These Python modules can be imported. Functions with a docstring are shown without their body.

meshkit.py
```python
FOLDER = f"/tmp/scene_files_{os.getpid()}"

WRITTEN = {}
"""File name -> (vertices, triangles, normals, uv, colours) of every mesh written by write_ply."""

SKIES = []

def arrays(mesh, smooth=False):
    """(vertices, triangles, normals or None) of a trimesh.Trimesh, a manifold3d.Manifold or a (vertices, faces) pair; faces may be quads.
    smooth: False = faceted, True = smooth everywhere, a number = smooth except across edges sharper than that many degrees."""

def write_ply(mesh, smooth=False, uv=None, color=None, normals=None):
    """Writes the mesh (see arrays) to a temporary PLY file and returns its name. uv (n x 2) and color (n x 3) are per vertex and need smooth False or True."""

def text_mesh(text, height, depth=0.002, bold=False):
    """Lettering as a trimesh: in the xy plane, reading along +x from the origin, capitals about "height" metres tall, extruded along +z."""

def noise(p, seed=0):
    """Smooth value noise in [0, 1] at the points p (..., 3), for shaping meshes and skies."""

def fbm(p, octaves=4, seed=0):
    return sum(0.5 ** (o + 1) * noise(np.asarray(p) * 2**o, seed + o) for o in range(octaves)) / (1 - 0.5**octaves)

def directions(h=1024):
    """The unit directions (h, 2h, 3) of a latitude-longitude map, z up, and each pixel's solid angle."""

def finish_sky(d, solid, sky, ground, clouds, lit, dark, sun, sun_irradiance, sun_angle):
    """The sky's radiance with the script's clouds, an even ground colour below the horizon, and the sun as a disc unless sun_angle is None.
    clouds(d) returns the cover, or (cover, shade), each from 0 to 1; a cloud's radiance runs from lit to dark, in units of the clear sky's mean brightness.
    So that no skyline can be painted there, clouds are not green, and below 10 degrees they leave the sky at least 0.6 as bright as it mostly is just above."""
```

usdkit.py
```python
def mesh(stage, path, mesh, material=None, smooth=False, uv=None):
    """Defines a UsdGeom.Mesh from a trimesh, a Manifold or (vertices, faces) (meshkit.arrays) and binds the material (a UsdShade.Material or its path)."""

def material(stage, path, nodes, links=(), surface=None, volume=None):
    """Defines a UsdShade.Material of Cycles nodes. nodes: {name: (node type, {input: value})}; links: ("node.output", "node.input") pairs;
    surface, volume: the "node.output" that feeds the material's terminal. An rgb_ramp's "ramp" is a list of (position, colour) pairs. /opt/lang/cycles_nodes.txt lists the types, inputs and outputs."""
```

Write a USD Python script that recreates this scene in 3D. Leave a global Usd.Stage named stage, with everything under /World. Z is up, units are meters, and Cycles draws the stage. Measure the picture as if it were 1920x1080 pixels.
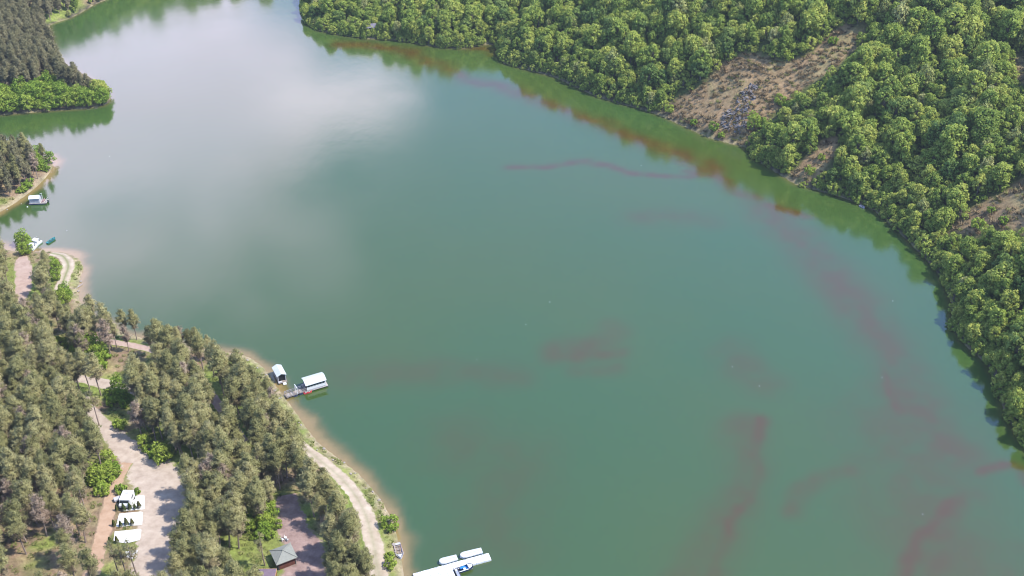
import math
import numpy as np
import trimesh
import shapely
import usdkit, meshkit
from shapely.geometry import Polygon, Point, LineString
from scipy.spatial import cKDTree
from pxr import Usd, UsdGeom, UsdLux, UsdShade, Gf, Sdf, Vt

stage = Usd.Stage.CreateInMemory()
UsdGeom.SetStageUpAxis(stage, 'Z')
UsdGeom.SetStageMetersPerUnit(stage, 1.0)
world = UsdGeom.Xform.Define(stage, '/World')
stage.SetDefaultPrim(world.GetPrim())
UsdGeom.Scope.Define(stage, '/World/Looks')
PI = math.pi

# ------------------------------------------------------------------ camera, sky, sun, exposure
CAM_H, PITCH, FPX = 160.0, math.radians(33.7), 2000.0
EXPOSURE = 1.05
SUN_EL, SUN_AZ = math.radians(56), math.radians(100)       # azimuth from +y towards +x
SUN_I, SKY_S = 1.0, 0.15
HAZE = 0.00007

cam = UsdGeom.Camera.Define(stage, '/World/camera')
cam.CreateHorizontalApertureAttr(36.0)
cam.CreateVerticalApertureAttr(20.25)
cam.CreateFocalLengthAttr(36.0 * FPX / 1920)
cam.CreateClippingRangeAttr(Gf.Vec2f(1.0, 20000.0))
cam.CreateExposureAttr(EXPOSURE)
cam.AddTranslateOp().Set(Gf.Vec3d(0, 0, CAM_H))
cam.AddRotateXOp().Set(90 - math.degrees(PITCH))

sd = np.array([math.sin(SUN_AZ) * math.cos(SUN_EL), math.cos(SUN_AZ) * math.cos(SUN_EL), math.sin(SUN_EL)])
sun = UsdLux.DistantLight.Define(stage, '/World/sun')
sun.CreateIntensityAttr(SUN_I)
sun.CreateAngleAttr(0.5)
sun.CreateNormalizeAttr(True)
sun.CreateColorAttr(Gf.Vec3f(1.0, 0.95, 0.87))
sun.AddRotateZOp().Set(-math.degrees(SUN_AZ))
sun.AddRotateXOp().Set(-(90 - math.degrees(SUN_EL)))       # -z points away from the sun
sky = UsdLux.DomeLight.Define(stage, '/World/sky')
CLOUD = 8.0
BANK = 10.5
sky_mat = usdkit.material(stage, '/World/Looks/sky_clouds', {
    'tc': ('texture_coordinate', {}),
    'sep': ('separate_xyz', {}),
    'zz': ('math', {'math_type': 'maximum', 'value2': 0.0}),
    'za': ('math', {'math_type': 'add', 'value2': 0.12}),
    'dx': ('math', {'math_type': 'divide'}),
    'dy': ('math', {'math_type': 'divide'}),
    'p': ('combine_xyz', {'z': 0.0}),
    'wob': ('noise_texture', {'scale': 2.6, 'detail': 6.0, 'roughness': 0.55}),
    'wob2': ('math', {'math_type': 'multiply_add', 'value2': 1.1, 'value3': -0.55}),
    # the cumulus bank that the lake mirrors in its upper left
    'off': ('vector_math', {'math_type': 'subtract', 'vector2': (-0.84, 1.70, 0.0)}),
    'ell': ('vector_math', {'math_type': 'multiply', 'vector2': (1.0, 0.75, 1.0)}),
    'len': ('vector_math', {'math_type': 'length'}),
    'off2': ('vector_math', {'math_type': 'subtract', 'vector2': (-0.27, 1.78, 0.0)}),
    'ln2': ('vector_math', {'math_type': 'length'}),
    'ln3': ('math', {'math_type': 'multiply_add', 'value2': 0.5}),
    'puff': ('map_range', {'range_type': 'smoothstep', 'from_min': 0.19, 'from_max': 0.03, 'to_min': 0.0, 'to_max': 1.0, 'clamp': True}),
    'cvr': ('math', {'math_type': 'maximum'}),
    'mxp': ('mix_color', {'b': (BANK * 1.15, BANK * .98, BANK * 1.3), 'use_clamp': False, 'use_clamp_result': False}),
    'len2': ('math', {'math_type': 'add'}),
    'bank': ('map_range', {'range_type': 'smoothstep', 'from_min': 0.66, 'from_max': 0.38, 'to_min': 0.0, 'to_max': 1.0, 'clamp': True}),
    # scattered clouds over the whole sky
    'field': ('noise_texture', {'scale': 0.62, 'detail': 7.0, 'roughness': 0.55}),
    'fr': ('map_range', {'range_type': 'smoothstep', 'from_min': 0.54, 'from_max': 0.72, 'to_min': 0.0, 'to_max': 0.9, 'clamp': True}),
    'shade': ('noise_texture', {'scale': 3.2, 'detail': 5.0}),
    'cc': ('rgb_ramp', {'ramp': [(0.3, (CLOUD * .66, CLOUD * .69, CLOUD * .74)), (0.62, (CLOUD, CLOUD, CLOUD * 1.02))]}),
    'bc': ('rgb_ramp', {'ramp': [(0.25, (BANK * .76, BANK * .64, BANK * .96)), (0.7, (BANK * 1.02, BANK * .86, BANK * 1.2))]}),
    'mxb': ('mix_color', {'use_clamp': False, 'use_clamp_result': False}),
    'sky': ('sky_texture', {'sky_type': 'single_scattering', 'sun_disc': False, 'sun_elevation': SUN_EL, 'sun_rotation': SUN_AZ, 'altitude': 500.0, 'ozone_density': 1.5, 'aerosol_density': 0.8}),
    'deep': ('mix_color', {'blend_type': 'multiply', 'fac': 1.0, 'b': (0.90, 1.12, 1.38), 'use_clamp': False, 'use_clamp_result': False}),
    'mx': ('mix_color', {'use_clamp': False, 'use_clamp_result': False}),
    'bg': ('background_shader', {'strength': SKY_S}),
}, [('tc.generated', 'sep.vector'), ('sep.z', 'zz.value1'), ('zz.value', 'za.value1'),
    ('sep.x', 'dx.value1'), ('za.value', 'dx.value2'), ('sep.y', 'dy.value1'), ('za.value', 'dy.value2'),
    ('dx.value', 'p.x'), ('dy.value', 'p.y'), ('p.vector', 'wob.vector'), ('wob.fac', 'wob2.value1'),
    ('p.vector', 'off.vector1'), ('off.vector', 'ell.vector1'), ('ell.vector', 'len.vector1'), ('p.vector', 'off2.vector1'), ('off2.vector', 'ln2.vector1'), ('wob2.value', 'ln3.value1'), ('ln2.value', 'ln3.value3'), ('ln3.value', 'puff.value'), ('puff.result', 'cvr.value1'), ('bank.result', 'cvr.value2'), ('bc.color', 'mxp.a'), ('puff.result', 'mxp.fac'), ('len.value', 'len2.value1'), ('wob2.value', 'len2.value2'),
    ('len2.value', 'bank.value'), ('p.vector', 'field.vector'), ('field.fac', 'fr.value'),
    ('fr.result', 'mx.fac'), ('shade.fac', 'bc.fac'), ('mx.result', 'mxb.a'), ('mxp.result', 'mxb.b'), ('cvr.value', 'mxb.fac'), ('p.vector', 'shade.vector'), ('shade.fac', 'cc.fac'),
    ('sky.color', 'deep.a'), ('deep.result', 'mx.a'), ('cc.color', 'mx.b'), ('mxb.result', 'bg.color')], surface='bg.background')
UsdShade.MaterialBindingAPI.Apply(sky.GetPrim()).Bind(sky_mat)

# ------------------------------------------------------------------ helpers
R = np.random.default_rng(7)
cp, sp = math.cos(PITCH), math.sin(PITCH)
FW, UP, RT = np.array([0, cp, -sp]), np.array([0, sp, cp]), np.array([1.0, 0, 0])
EYE = np.array([0, 0, CAM_H])


def ray(u, v):
    return FW + RT * ((u - 960) / FPX) + UP * ((540 - v) / FPX)


def at(u, v, z=0.0):
    """The point of the level z that shows at photograph position (u, v)."""
    d = ray(u, v)
    return EYE + d * ((z - CAM_H) / d[2])


def proj(p):
    q = np.asarray(p, float) - EYE
    dep = q @ FW
    return 960 + FPX * (q @ RT) / dep, 540 - FPX * (q @ UP) / dep, dep


def pts(uv, z=0.0):
    return [tuple(at(u, v, z)[:2]) for u, v in uv]


def smooth(a, b, x):
    t = np.clip((x - a) / (b - a), 0, 1)
    return t * t * (3 - 2 * t)


def fb(x, y, s, seed=0, oct=4):
    return meshkit.fbm(np.stack([np.asarray(x) / s, np.asarray(y) / s, np.zeros_like(np.asarray(x, float))], -1), oct, seed)


_count = {}


def numbered(parent, name):
    k = (str(parent), name)
    n = _count.get(k, 0)
    _count[k] = n + 1
    return f'{parent}/{name}' + (f'_{n:03d}' if n else '')


def tag(prim, label=None, cat=None, group=None, kind=None):
    for k, v in (('label', label), ('category', cat), ('group', group), ('kind', kind)):
        if v:
            prim.SetCustomDataByKey(k, v)
    return prim


def thing(name, label, cat, loc=(0, 0, 0), rz=0.0, group=None, scale=None):
    x = UsdGeom.Xform.Define(stage, numbered('/World', name))
    x.AddTranslateOp().Set(Gf.Vec3d(*map(float, loc)))
    x.AddRotateZOp().Set(math.degrees(rz))
    if scale is not None:
        x.AddScaleOp().Set(Gf.Vec3f(*map(float, scale)))
    return tag(x.GetPrim(), label, cat, group)


def part(parent, name, mesh, mat, smooth=False, label=None):
    m = usdkit.mesh(stage, numbered(parent.GetPath(), name), mesh, mat, smooth)
    if label:
        tag(m.GetPrim(), label)
    return m.GetPrim()


def cat_mesh(ms):
    return trimesh.util.concatenate(ms)


def box(sx, sy, sz, c=(0, 0, 0), rz=0.0, ry=0.0, rx=0.0, bevel=0.0):
    if bevel > 0:
        import manifold3d
        b = bevel
        q = [np.array([i * (sx / 2 - (b if a else 0)), j * (sy / 2 - (b if a2 else 0)), k * (sz / 2 - (b if a3 else 0))])
             for i in (-1, 1) for j in (-1, 1) for k in (-1, 1) for a, a2, a3 in ((0, 1, 1), (1, 0, 1), (1, 1, 0))]
        m = trimesh.Trimesh(*[np.array(x) for x in (lambda h: (h.vertices, h.faces))(trimesh.convex.convex_hull(np.array(q)))])
    else:
        m = trimesh.creation.box((sx, sy, sz))
    if rx or ry or rz:
        m.apply_transform(trimesh.transformations.euler_matrix(rx, ry, rz))
    m.apply_translation(c)
    return m


def tube(points, radii, n=6, cap=True):
    p = np.asarray(points, float)
    radii = np.broadcast_to(radii, (len(p),))
    t = np.gradient(p, axis=0)
    t /= np.linalg.norm(t, axis=1, keepdims=True) + 1e-12
    ref = np.where(np.abs(t[:, 2:]) < 0.9, [0, 0, 1.0], [1.0, 0, 0])
    a = np.cross(t, ref)
    a /= np.linalg.norm(a, axis=1, keepdims=True)
    b = np.cross(t, a)
    ang = np.arange(n) * 2 * PI / n
    v = p[:, None] + radii[:, None, None] * (np.cos(ang)[None, :, None] * a[:, None] + np.sin(ang)[None, :, None] * b[:, None])
    f = []
    for i in range(len(p) - 1):
        for j in range(n):
            k = (j + 1) % n
            f += [[i * n + j, i * n + k, (i + 1) * n + k], [i * n + j, (i + 1) * n + k, (i + 1) * n + j]]
    v = v.reshape(-1, 3)
    if cap:
        c0, c1 = len(v), len(v) + 1
        v = np.vstack([v, p[:1], p[-1:]])
        L = (len(p) - 1) * n
        for j in range(n):
            k = (j + 1) % n
            f += [[c0, k, j], [c1, L + j, L + k]]
    return trimesh.Trimesh(v, np.array(f), process=False)


def prism(poly, z0, z1):
    m = trimesh.creation.extrude_polygon(Polygon(poly), z1 - z0, engine='earcut')
    m.apply_translation((0, 0, z0))
    return m


def prim_color(m, name, col):
    UsdGeom.PrimvarsAPI(m).CreatePrimvar(name, Sdf.ValueTypeNames.Color3fArray, 'vertex').Set(Vt.Vec3fArray.FromNumpy(np.asarray(col, np.float32)))


def plain(name, col, rough=0.6, var=0.12, scale=2.0, metal=0.0, spec=0.4):
    """A painted or plain surface with soft patches of wear."""
    c = np.array(col)
    return usdkit.material(stage, f'/World/Looks/{name}', {
        'g': ('texture_coordinate', {}), 'n': ('noise_texture', {'scale': scale, 'detail': 5.0, 'roughness': 0.6}),
        'r': ('rgb_ramp', {'ramp': [(0.3, tuple(c * (1 - var))), (0.7, tuple(np.minimum(c * (1 + var), 0.92)))]}),
        'p': ('principled_bsdf', {'roughness': rough, 'metallic': metal, 'specular_ior_level': spec})},
        [('g.object', 'n.vector'), ('n.fac', 'r.fac'), ('r.color', 'p.base_color')], surface='p.BSDF')


# ------------------------------------------------------------------ the lake's outline (positions in the photograph, on the water level)
RIGHT_SHORE = [(640, -95), (600, -50), (574, -12), (567, 15), (574, 44), (600, 58), (640, 66), (690, 73), (740, 75), (790, 83), (830, 90), (870, 91),
               (905, 84), (938, 83), (934, 104), (946, 119), (990, 131), (1040, 144), (1080, 163), (1120, 181), (1160, 193), (1200, 203), (1240, 217),
               (1290, 240), (1330, 258), (1370, 269), (1400, 276), (1416, 298), (1450, 319), (1490, 344), (1540, 358), (1590, 373), (1640, 394),
               (1682, 430), (1722, 470), (1752, 500), (1776, 540), (1788, 580), (1784, 612), (1806, 642), (1852, 682), (1872, 720), (1882, 760),
               (1898, 800), (1924, 838), (1962, 890), (2030, 965)]
LEFT_SHORE = [(764, 1120), (759, 1080), (752, 1045), (746, 1010), (736, 975), (720, 945), (700, 918), (672, 887), (640, 863), (600, 833), (575, 803),
              (555, 773), (536, 748), (521, 728), (507, 703), (490, 685), (470, 671), (450, 664), (400, 657), (350, 651), (290, 641), (230, 622), (185, 598),
              (150, 566), (146, 540), (152, 520), (157, 502), (150, 486), (130, 476), (105, 472), (78, 471), (45, 474), (10, 468), (-40, 450),
              (-90, 440), (-80, 425), (-30, 412), (0, 398), (30, 380), (60, 358), (85, 335), (97, 318), (100, 305), (88, 294), (40, 286), (-10, 280),
              (-80, 276), (-130, 262), (-120, 240), (-60, 224), (0, 216), (60, 211), (110, 207), (160, 204), (195, 198), (207, 190), (204, 178), (194, 165),
              (178, 151), (150, 136), (130, 125), (112, 110), (103, 90), (97, 66), (92, 48), (106, 42), (130, 35), (150, 25), (176, 9), (203, -2), (245, -25),
              (300, -60), (400, -85), (520, -100)]


def dens(pl, step):
    return np.array([LineString(pl).interpolate(s).coords[0] for s in np.arange(0, LineString(pl).length, step)])


rs, ls = pts(RIGHT_SHORE), pts(LEFT_SHORE)
rs = rs + [(150, 100), (175, 30), (185, -120), (180, -420)]
ls = [(-60, -420), (-52, -120), (-40, 20), (-32, 80), (-27, 112)] + ls
ring = np.array(rs[::-1] + ls[::-1])          # bottom right -> up the right shore -> far end -> down the left shore
ring = np.array(rs[::-1] + ls[::-1]) if False else np.array(ls + rs)
LAKE = Polygon(ring).buffer(0)
shapely.prepare(LAKE)
segs, slopes = [], []
SL = []                                      # how steeply the land climbs from each stretch of shore, and how far
for i, p in enumerate(ring):
    u, v, dep = proj((p[0], p[1], 0))
    if i < 5 or (v > 555 and u < 900):
        s = (0.05, 140)
    elif i < len(ls):
        s = (0.05, 140) if v > 425 else (0.13, 100) if v > 255 else (0.36, 220) if v > -10 else (0.85, 300) if u < 280 else (0.55, 260)
    else:
        s = (0.5, 260) if u < 640 and v < -5 else (0.42, 230) if u < 930 and v < 100 else (0.68, 260)
    SL.append(s)
SL = np.array(SL)
closed = np.vstack([ring, ring[:1]])
sp_pts, sp_sl = [], []
for i in range(len(ring)):
    a, b = closed[i], closed[i + 1]
    n = max(1, int(np.linalg.norm(b - a) / 3))
    sa, sb = SL[i], SL[(i + 1) % len(ring)]
    for k in range(n):
        sp_pts.append(a + (b - a) * k / n)
        sp_sl.append(sa + (sb - sa) * k / n)
sp_pts, sp_sl = np.array(sp_pts), np.array(sp_sl)
shore_tree = cKDTree(sp_pts)
ring_lines = shapely.linestrings(closed)


def shore_dist(x, y):
    """Distance to the waterline, above zero on land."""
    P = shapely.points(np.asarray(x, float).ravel(), np.asarray(y, float).ravel())
    d = shapely.distance(P, ring_lines)
    return (np.where(shapely.contains(LAKE, P), -d, d)).reshape(np.shape(x))


def raw_height(x, y):
    d = shore_dist(x, y)
    w_d, w_i = shore_tree.query(np.stack([np.ravel(x), np.ravel(y)], 1), k=48)
    w = 1 / (w_d + 4) ** 2
    s = ((sp_sl[w_i] * w[..., None]).sum(1) / w.sum(1)[:, None]).reshape(np.shape(x) + (2,))
    D = s[..., 1]
    land = np.maximum(d, 0)
    wig = fb(x, y, 46, 3) - 0.5
    wig2 = fb(x, y, 14, 11, 3) - 0.5
    h = 0.55 * smooth(0, 2.2, land) + s[..., 0] * D * (1 - np.exp(-land / D)) * (1 + 0.55 * wig)
    h = h + wig2 * np.minimum(land, 20) / 20 * (0.5 + 5 * s[..., 0])
    h = np.maximum(h, 0.02 * np.minimum(land, 10))
    return np.where(d > 0, h, -np.minimum(-d * 0.28, 7.0) - 0.02), d, s[..., 0]


def axis(lo, hi, fine_lo, fine_hi, step):
    a = list(np.arange(fine_lo, fine_hi + 1e-6, step))
    s, x = step, fine_hi
    while x < hi:
        s *= 1.35
        x += s
        a.append(x)
    s, x = step, fine_lo
    while x > lo:
        s *= 1.35
        x -= s
        a.insert(0, x)
    return np.array(a)


GX, GY = axis(-3500, 3500, -250, 330, 1.6), axis(-2500, 4500, 60, 560, 1.6)
MX, MY = np.meshgrid(GX, GY, indexing='xy')
GZ, GD, GS = raw_height(MX, MY)


def height(x, y):
    x, y = np.asarray(x, float), np.asarray(y, float)
    i = np.clip(np.searchsorted(GX, x, 'right') - 1, 0, len(GX) - 2)
    j = np.clip(np.searchsorted(GY, y, 'right') - 1, 0, len(GY) - 2)
    tx, ty = (x - GX[i]) / (GX[i + 1] - GX[i]), (y - GY[j]) / (GY[j + 1] - GY[j])
    return (GZ[j, i] * (1 - tx) * (1 - ty) + GZ[j, i + 1] * tx * (1 - ty) + GZ[j + 1, i] * (1 - tx) * ty + GZ[j + 1, i + 1] * tx * ty)


def ground(u, v):
    """Where the land (or the water) shows at photograph position (u, v)."""
    d = ray(u, v)
    t = np.arange(100, 900, 0.5)
    P = EYE + t[:, None] * d
    k = np.argmax(P[:, 2] <= np.maximum(height(P[:, 0], P[:, 1]), 0))
    p = P[k]
    return np.array([p[0], p[1], max(float(height(p[0], p[1])), 0.0)])


def on_ground(uv):
    return [tuple(ground(u, v)[:2]) for u, v in uv]


# ------------------------------------------------------------------ what the photograph shows of the bare ground
BARE = [[(1236, 216), (1262, 190), (1320, 158), (1352, 124), (1400, 100), (1440, 108), (1470, 118), (1520, 100), (1556, 66), (1590, 46), (1616, 56), (1604, 92),
         (1566, 128), (1520, 158), (1476, 188), (1450, 214), (1428, 240), (1396, 272), (1350, 262), (1300, 242)],
        [(1478, 332), (1510, 300), (1546, 262), (1580, 246), (1566, 286), (1545, 318), (1524, 346)],
        [(1776, 436), (1818, 392), (1868, 366), (1930, 330), (1990, 330), (1990, 440), (1920, 436), (1880, 428), (1830, 442)],
        [(1900, 110), (1930, 100), (1935, 160), (1908, 150)]]
ROAD_PTS = {
    'shore': [(560, 828, 1.0), (578, 846, 1.3), (605, 868, 1.5), (632, 891, 1.6), (656, 916, 1.7), (675, 945, 1.8), (690, 980, 1.9), (700, 1020, 2.1), (707, 1060, 2.3), (712, 1100, 2.4)],
    'headland': [(96, 476, 1.5), (112, 479, 1.7), (124, 488, 1.8), (128, 502, 1.8), (121, 522, 1.7), (113, 545, 1.7), (109, 566, 1.7), (106, 590, 1.7)],
    'gravel': [(150, 742, 1.7), (172, 774, 1.8), (192, 796, 2.0), (215, 822, 2.6), (245, 850, 3.8), (277, 880, 5.2), (296, 910, 5.8), (302, 950, 5.4), (300, 1000, 5.0), (290, 1050, 4.8), (282, 1100, 4.8)],
    'red': [(238, 868, 1.5), (224, 892, 1.5), (212, 925, 1.6), (203, 960, 1.6), (194, 1000, 1.7), (183, 1040, 1.8), (172, 1085, 1.8)],
    'back': [(128, 706, 1.4), (160, 714, 1.7), (200, 722, 1.9), (240, 730, 1.7), (262, 740, 1.2)],
    'forest': [(148, 628, 1.0), (200, 640, 1.2), (250, 650, 1.2), (300, 662, 1.2), (350, 690, 1.2), (395, 740, 1.2), (430, 790, 1.2), (460, 830, 1.2)],
    'yard': [(536, 930, 2.2), (545, 965, 3.0), (552, 1000, 3.4), (575, 1040, 4.0), (570, 1080, 5.0), (560, 1110, 5.0)],
    'clearing': [(44, 482, 1.2), (42, 500, 2.6), (46, 518, 2.6), (44, 540, 2.3), (38, 562, 2.0), (28, 585, 1.6)],
}


def strip(uvw, step=0.8, across=9, jitter=0.22, seed=0):
    """A track draped over the land: centre line and half-widths as seen."""
    g = np.array([(*ground(u, v)[:2], w) for u, v, w in uvw])
    s = np.r_[0, np.cumsum(np.linalg.norm(np.diff(g[:, :2], axis=0), axis=1))]
    from scipy.interpolate import PchipInterpolator
    q = np.arange(0, s[-1], step)
    c = np.stack([PchipInterpolator(s, g[:, k])(q) for k in range(3)], 1)
    t = np.gradient(c[:, :2], axis=0)
    t /= np.linalg.norm(t, axis=1, keepdims=True)
    nrm = np.stack([-t[:, 1], t[:, 0]], 1)
    e = np.linspace(-1, 1, across)
    wl = c[:, 2] * (1 + jitter * (fb(q, q * 0 + seed, 2.5, seed) - 0.5) * 2)
    wr = c[:, 2] * (1 + jitter * (fb(q, q * 0 + seed + 40, 2.5, seed + 9) - 0.5) * 2)
    wid = np.where(e[None] < 0, wl[:, None], wr[:, None])
    P = c[:, None, :2] + nrm[:, None] * (e[None, :, None] * wid[..., None])
    z = height(P[..., 0], P[..., 1]) + 0.07
    V = np.concatenate([P, z[..., None]], -1).reshape(-1, 3)
    f = []
    n = across
    for i in range(len(q) - 1):
        for j in range(n - 1):
            a = i * n + j
            f += [[a, a + 1, a + n + 1], [a, a + n + 1, a + n]]
    outline = Polygon(np.vstack([P[:, 0], P[::-1, -1]])).buffer(0)
    return V, np.array(f)[:, ::-1], outline, np.tile(e, len(q))


# ground cover, as colours of the sheet itself
BARE_W = [Polygon(on_ground(b)).buffer(0) for b in BARE]
GREEN_UV = [[(196, 768), (216, 760), (250, 790), (225, 800)], [(250, 800), (300, 815), (350, 870), (290, 868)], [(575, 820), (600, 840), (690, 900), (745, 1000), (752, 1060), (725, 1050), (705, 970), (650, 890)],
            [(130, 486), (150, 490), (156, 505), (146, 545), (136, 560), (118, 560), (135, 510)], [(88, 1005), (60, 1020), (60, 1040), (95, 1030)], [(90, 1000), (120, 985), (130, 1010), (95, 1030)], [(440, 985), (520, 1000), (500, 1065), (440, 1070)]]
GREEN_W = [Polygon(on_ground(b)).buffer(0) for b in GREEN_UV]


def inside(polys, x, y, soft=0.0):
    P = shapely.points(np.ravel(x), np.ravel(y))
    out = np.zeros(len(P), bool)
    for g in polys:
        out |= shapely.contains(g.buffer(soft) if soft else g, P)
    return out.reshape(np.shape(x))


litter = np.array([.185, .130, .090])
grass = np.array([.140, .165, .045])
dry = np.array([.23, .20, .10])
sand = np.array([.27, .22, .15])
wood = np.array([.075, .085, .030])
scree = np.array([.215, .150, .086])
n1, n2, n3 = fb(MX, MY, 7, 21)[..., None], fb(MX, MY, 2.6, 33, 3)[..., None], fb(MX, MY, 22, 44, 3)[..., None]
left = ((MX < -5) & (MY < 330) | (MX < -95))[..., None] & (GS < 0.5)[..., None]
g_left = litter + (grass - litter) * smooth(.44, .58, n3 * .6 + n1 * .4) + (dry - litter) * .5 * smooth(.5, .7, n2)
g_right = wood + (scree - wood) * .35 * smooth(.55, .75, n1)
col = np.where(left, g_left, g_right)
inb = inside(BARE_W, MX, MY)[..., None]
bare_col = scree * (0.72 + 0.56 * n2) + (dry - scree) * .55 * smooth(.5, .68, n1)
col = np.where(inb, bare_col, col)
ing = inside(GREEN_W, MX, MY)[..., None]
col = np.where(ing, grass * (0.8 + .5 * n2) + (dry - grass) * .5 * smooth(.48, .66, n1), col)
near = GD[..., None]
beach = smooth(2.0, 0.4, near + (n2 - .5) * 3)
col = col + (np.where(left & (MY < 330)[..., None], sand, np.array([.055, .048, .035])) - col) * beach * (near > 0)
col = np.where(near < 0, np.array([.2, .17, .10]), col)
NXg, NYg = len(GX), len(GY)
idx = np.arange(NXg * NYg).reshape(NYg, NXg)
F = np.concatenate([np.stack([idx[:-1, :-1], idx[:-1, 1:], idx[1:, 1:]], -1).reshape(-1, 3), np.stack([idx[:-1, :-1], idx[1:, 1:], idx[1:, :-1]], -1).reshape(-1, 3)])
ground_mat = usdkit.material(stage, '/World/Looks/earth', {
    'g': ('geometry', {}), 'a': ('attribute', {'attribute': 'cover'}),
    'n': ('noise_texture', {'scale': 1.1, 'detail': 6.0, 'roughness': 0.7}), 'n2': ('noise_texture', {'scale': 0.22, 'detail': 4.0}),
    'r': ('rgb_ramp', {'ramp': [(0.3, (.62, .6, .58)), (0.7, (1.35, 1.36, 1.3))]}),
    'r2': ('rgb_ramp', {'ramp': [(0.3, (.8, .84, .8)), (0.7, (1.15, 1.1, 1.1))]}),
    'm': ('mix_color', {'blend_type': 'multiply', 'fac': 1.0, 'use_clamp_result': False}), 'm2': ('mix_color', {'blend_type': 'multiply', 'fac': 1.0, 'use_clamp_result': False}),
    'b': ('bump', {'strength': 0.7, 'distance': 0.35}), 'p': ('principled_bsdf', {'roughness': 0.95, 'specular_ior_level': 0.1})},
    [('g.position', 'n.vector'), ('g.position', 'n2.vector'), ('n.fac', 'r.fac'), ('n2.fac', 'r2.fac'), ('a.color', 'm.a'), ('r.color', 'm.b'), ('m.result', 'm2.a'), ('r2.color', 'm2.b'),
     ('n.fac', 'b.height'), ('b.normal', 'p.normal'), ('m2.result', 'p.base_color')], surface='p.BSDF')
gm = usdkit.mesh(stage, '/World/terrain', (np.stack([MX, MY, GZ], -1).reshape(-1, 3), F), ground_mat, True)
prim_color(gm, 'cover', col.reshape(-1, 3))
tag(gm.GetPrim(), 'wooded banks and hillsides around the lake with bare brown slopes', 'hillside', kind='structure')

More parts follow.
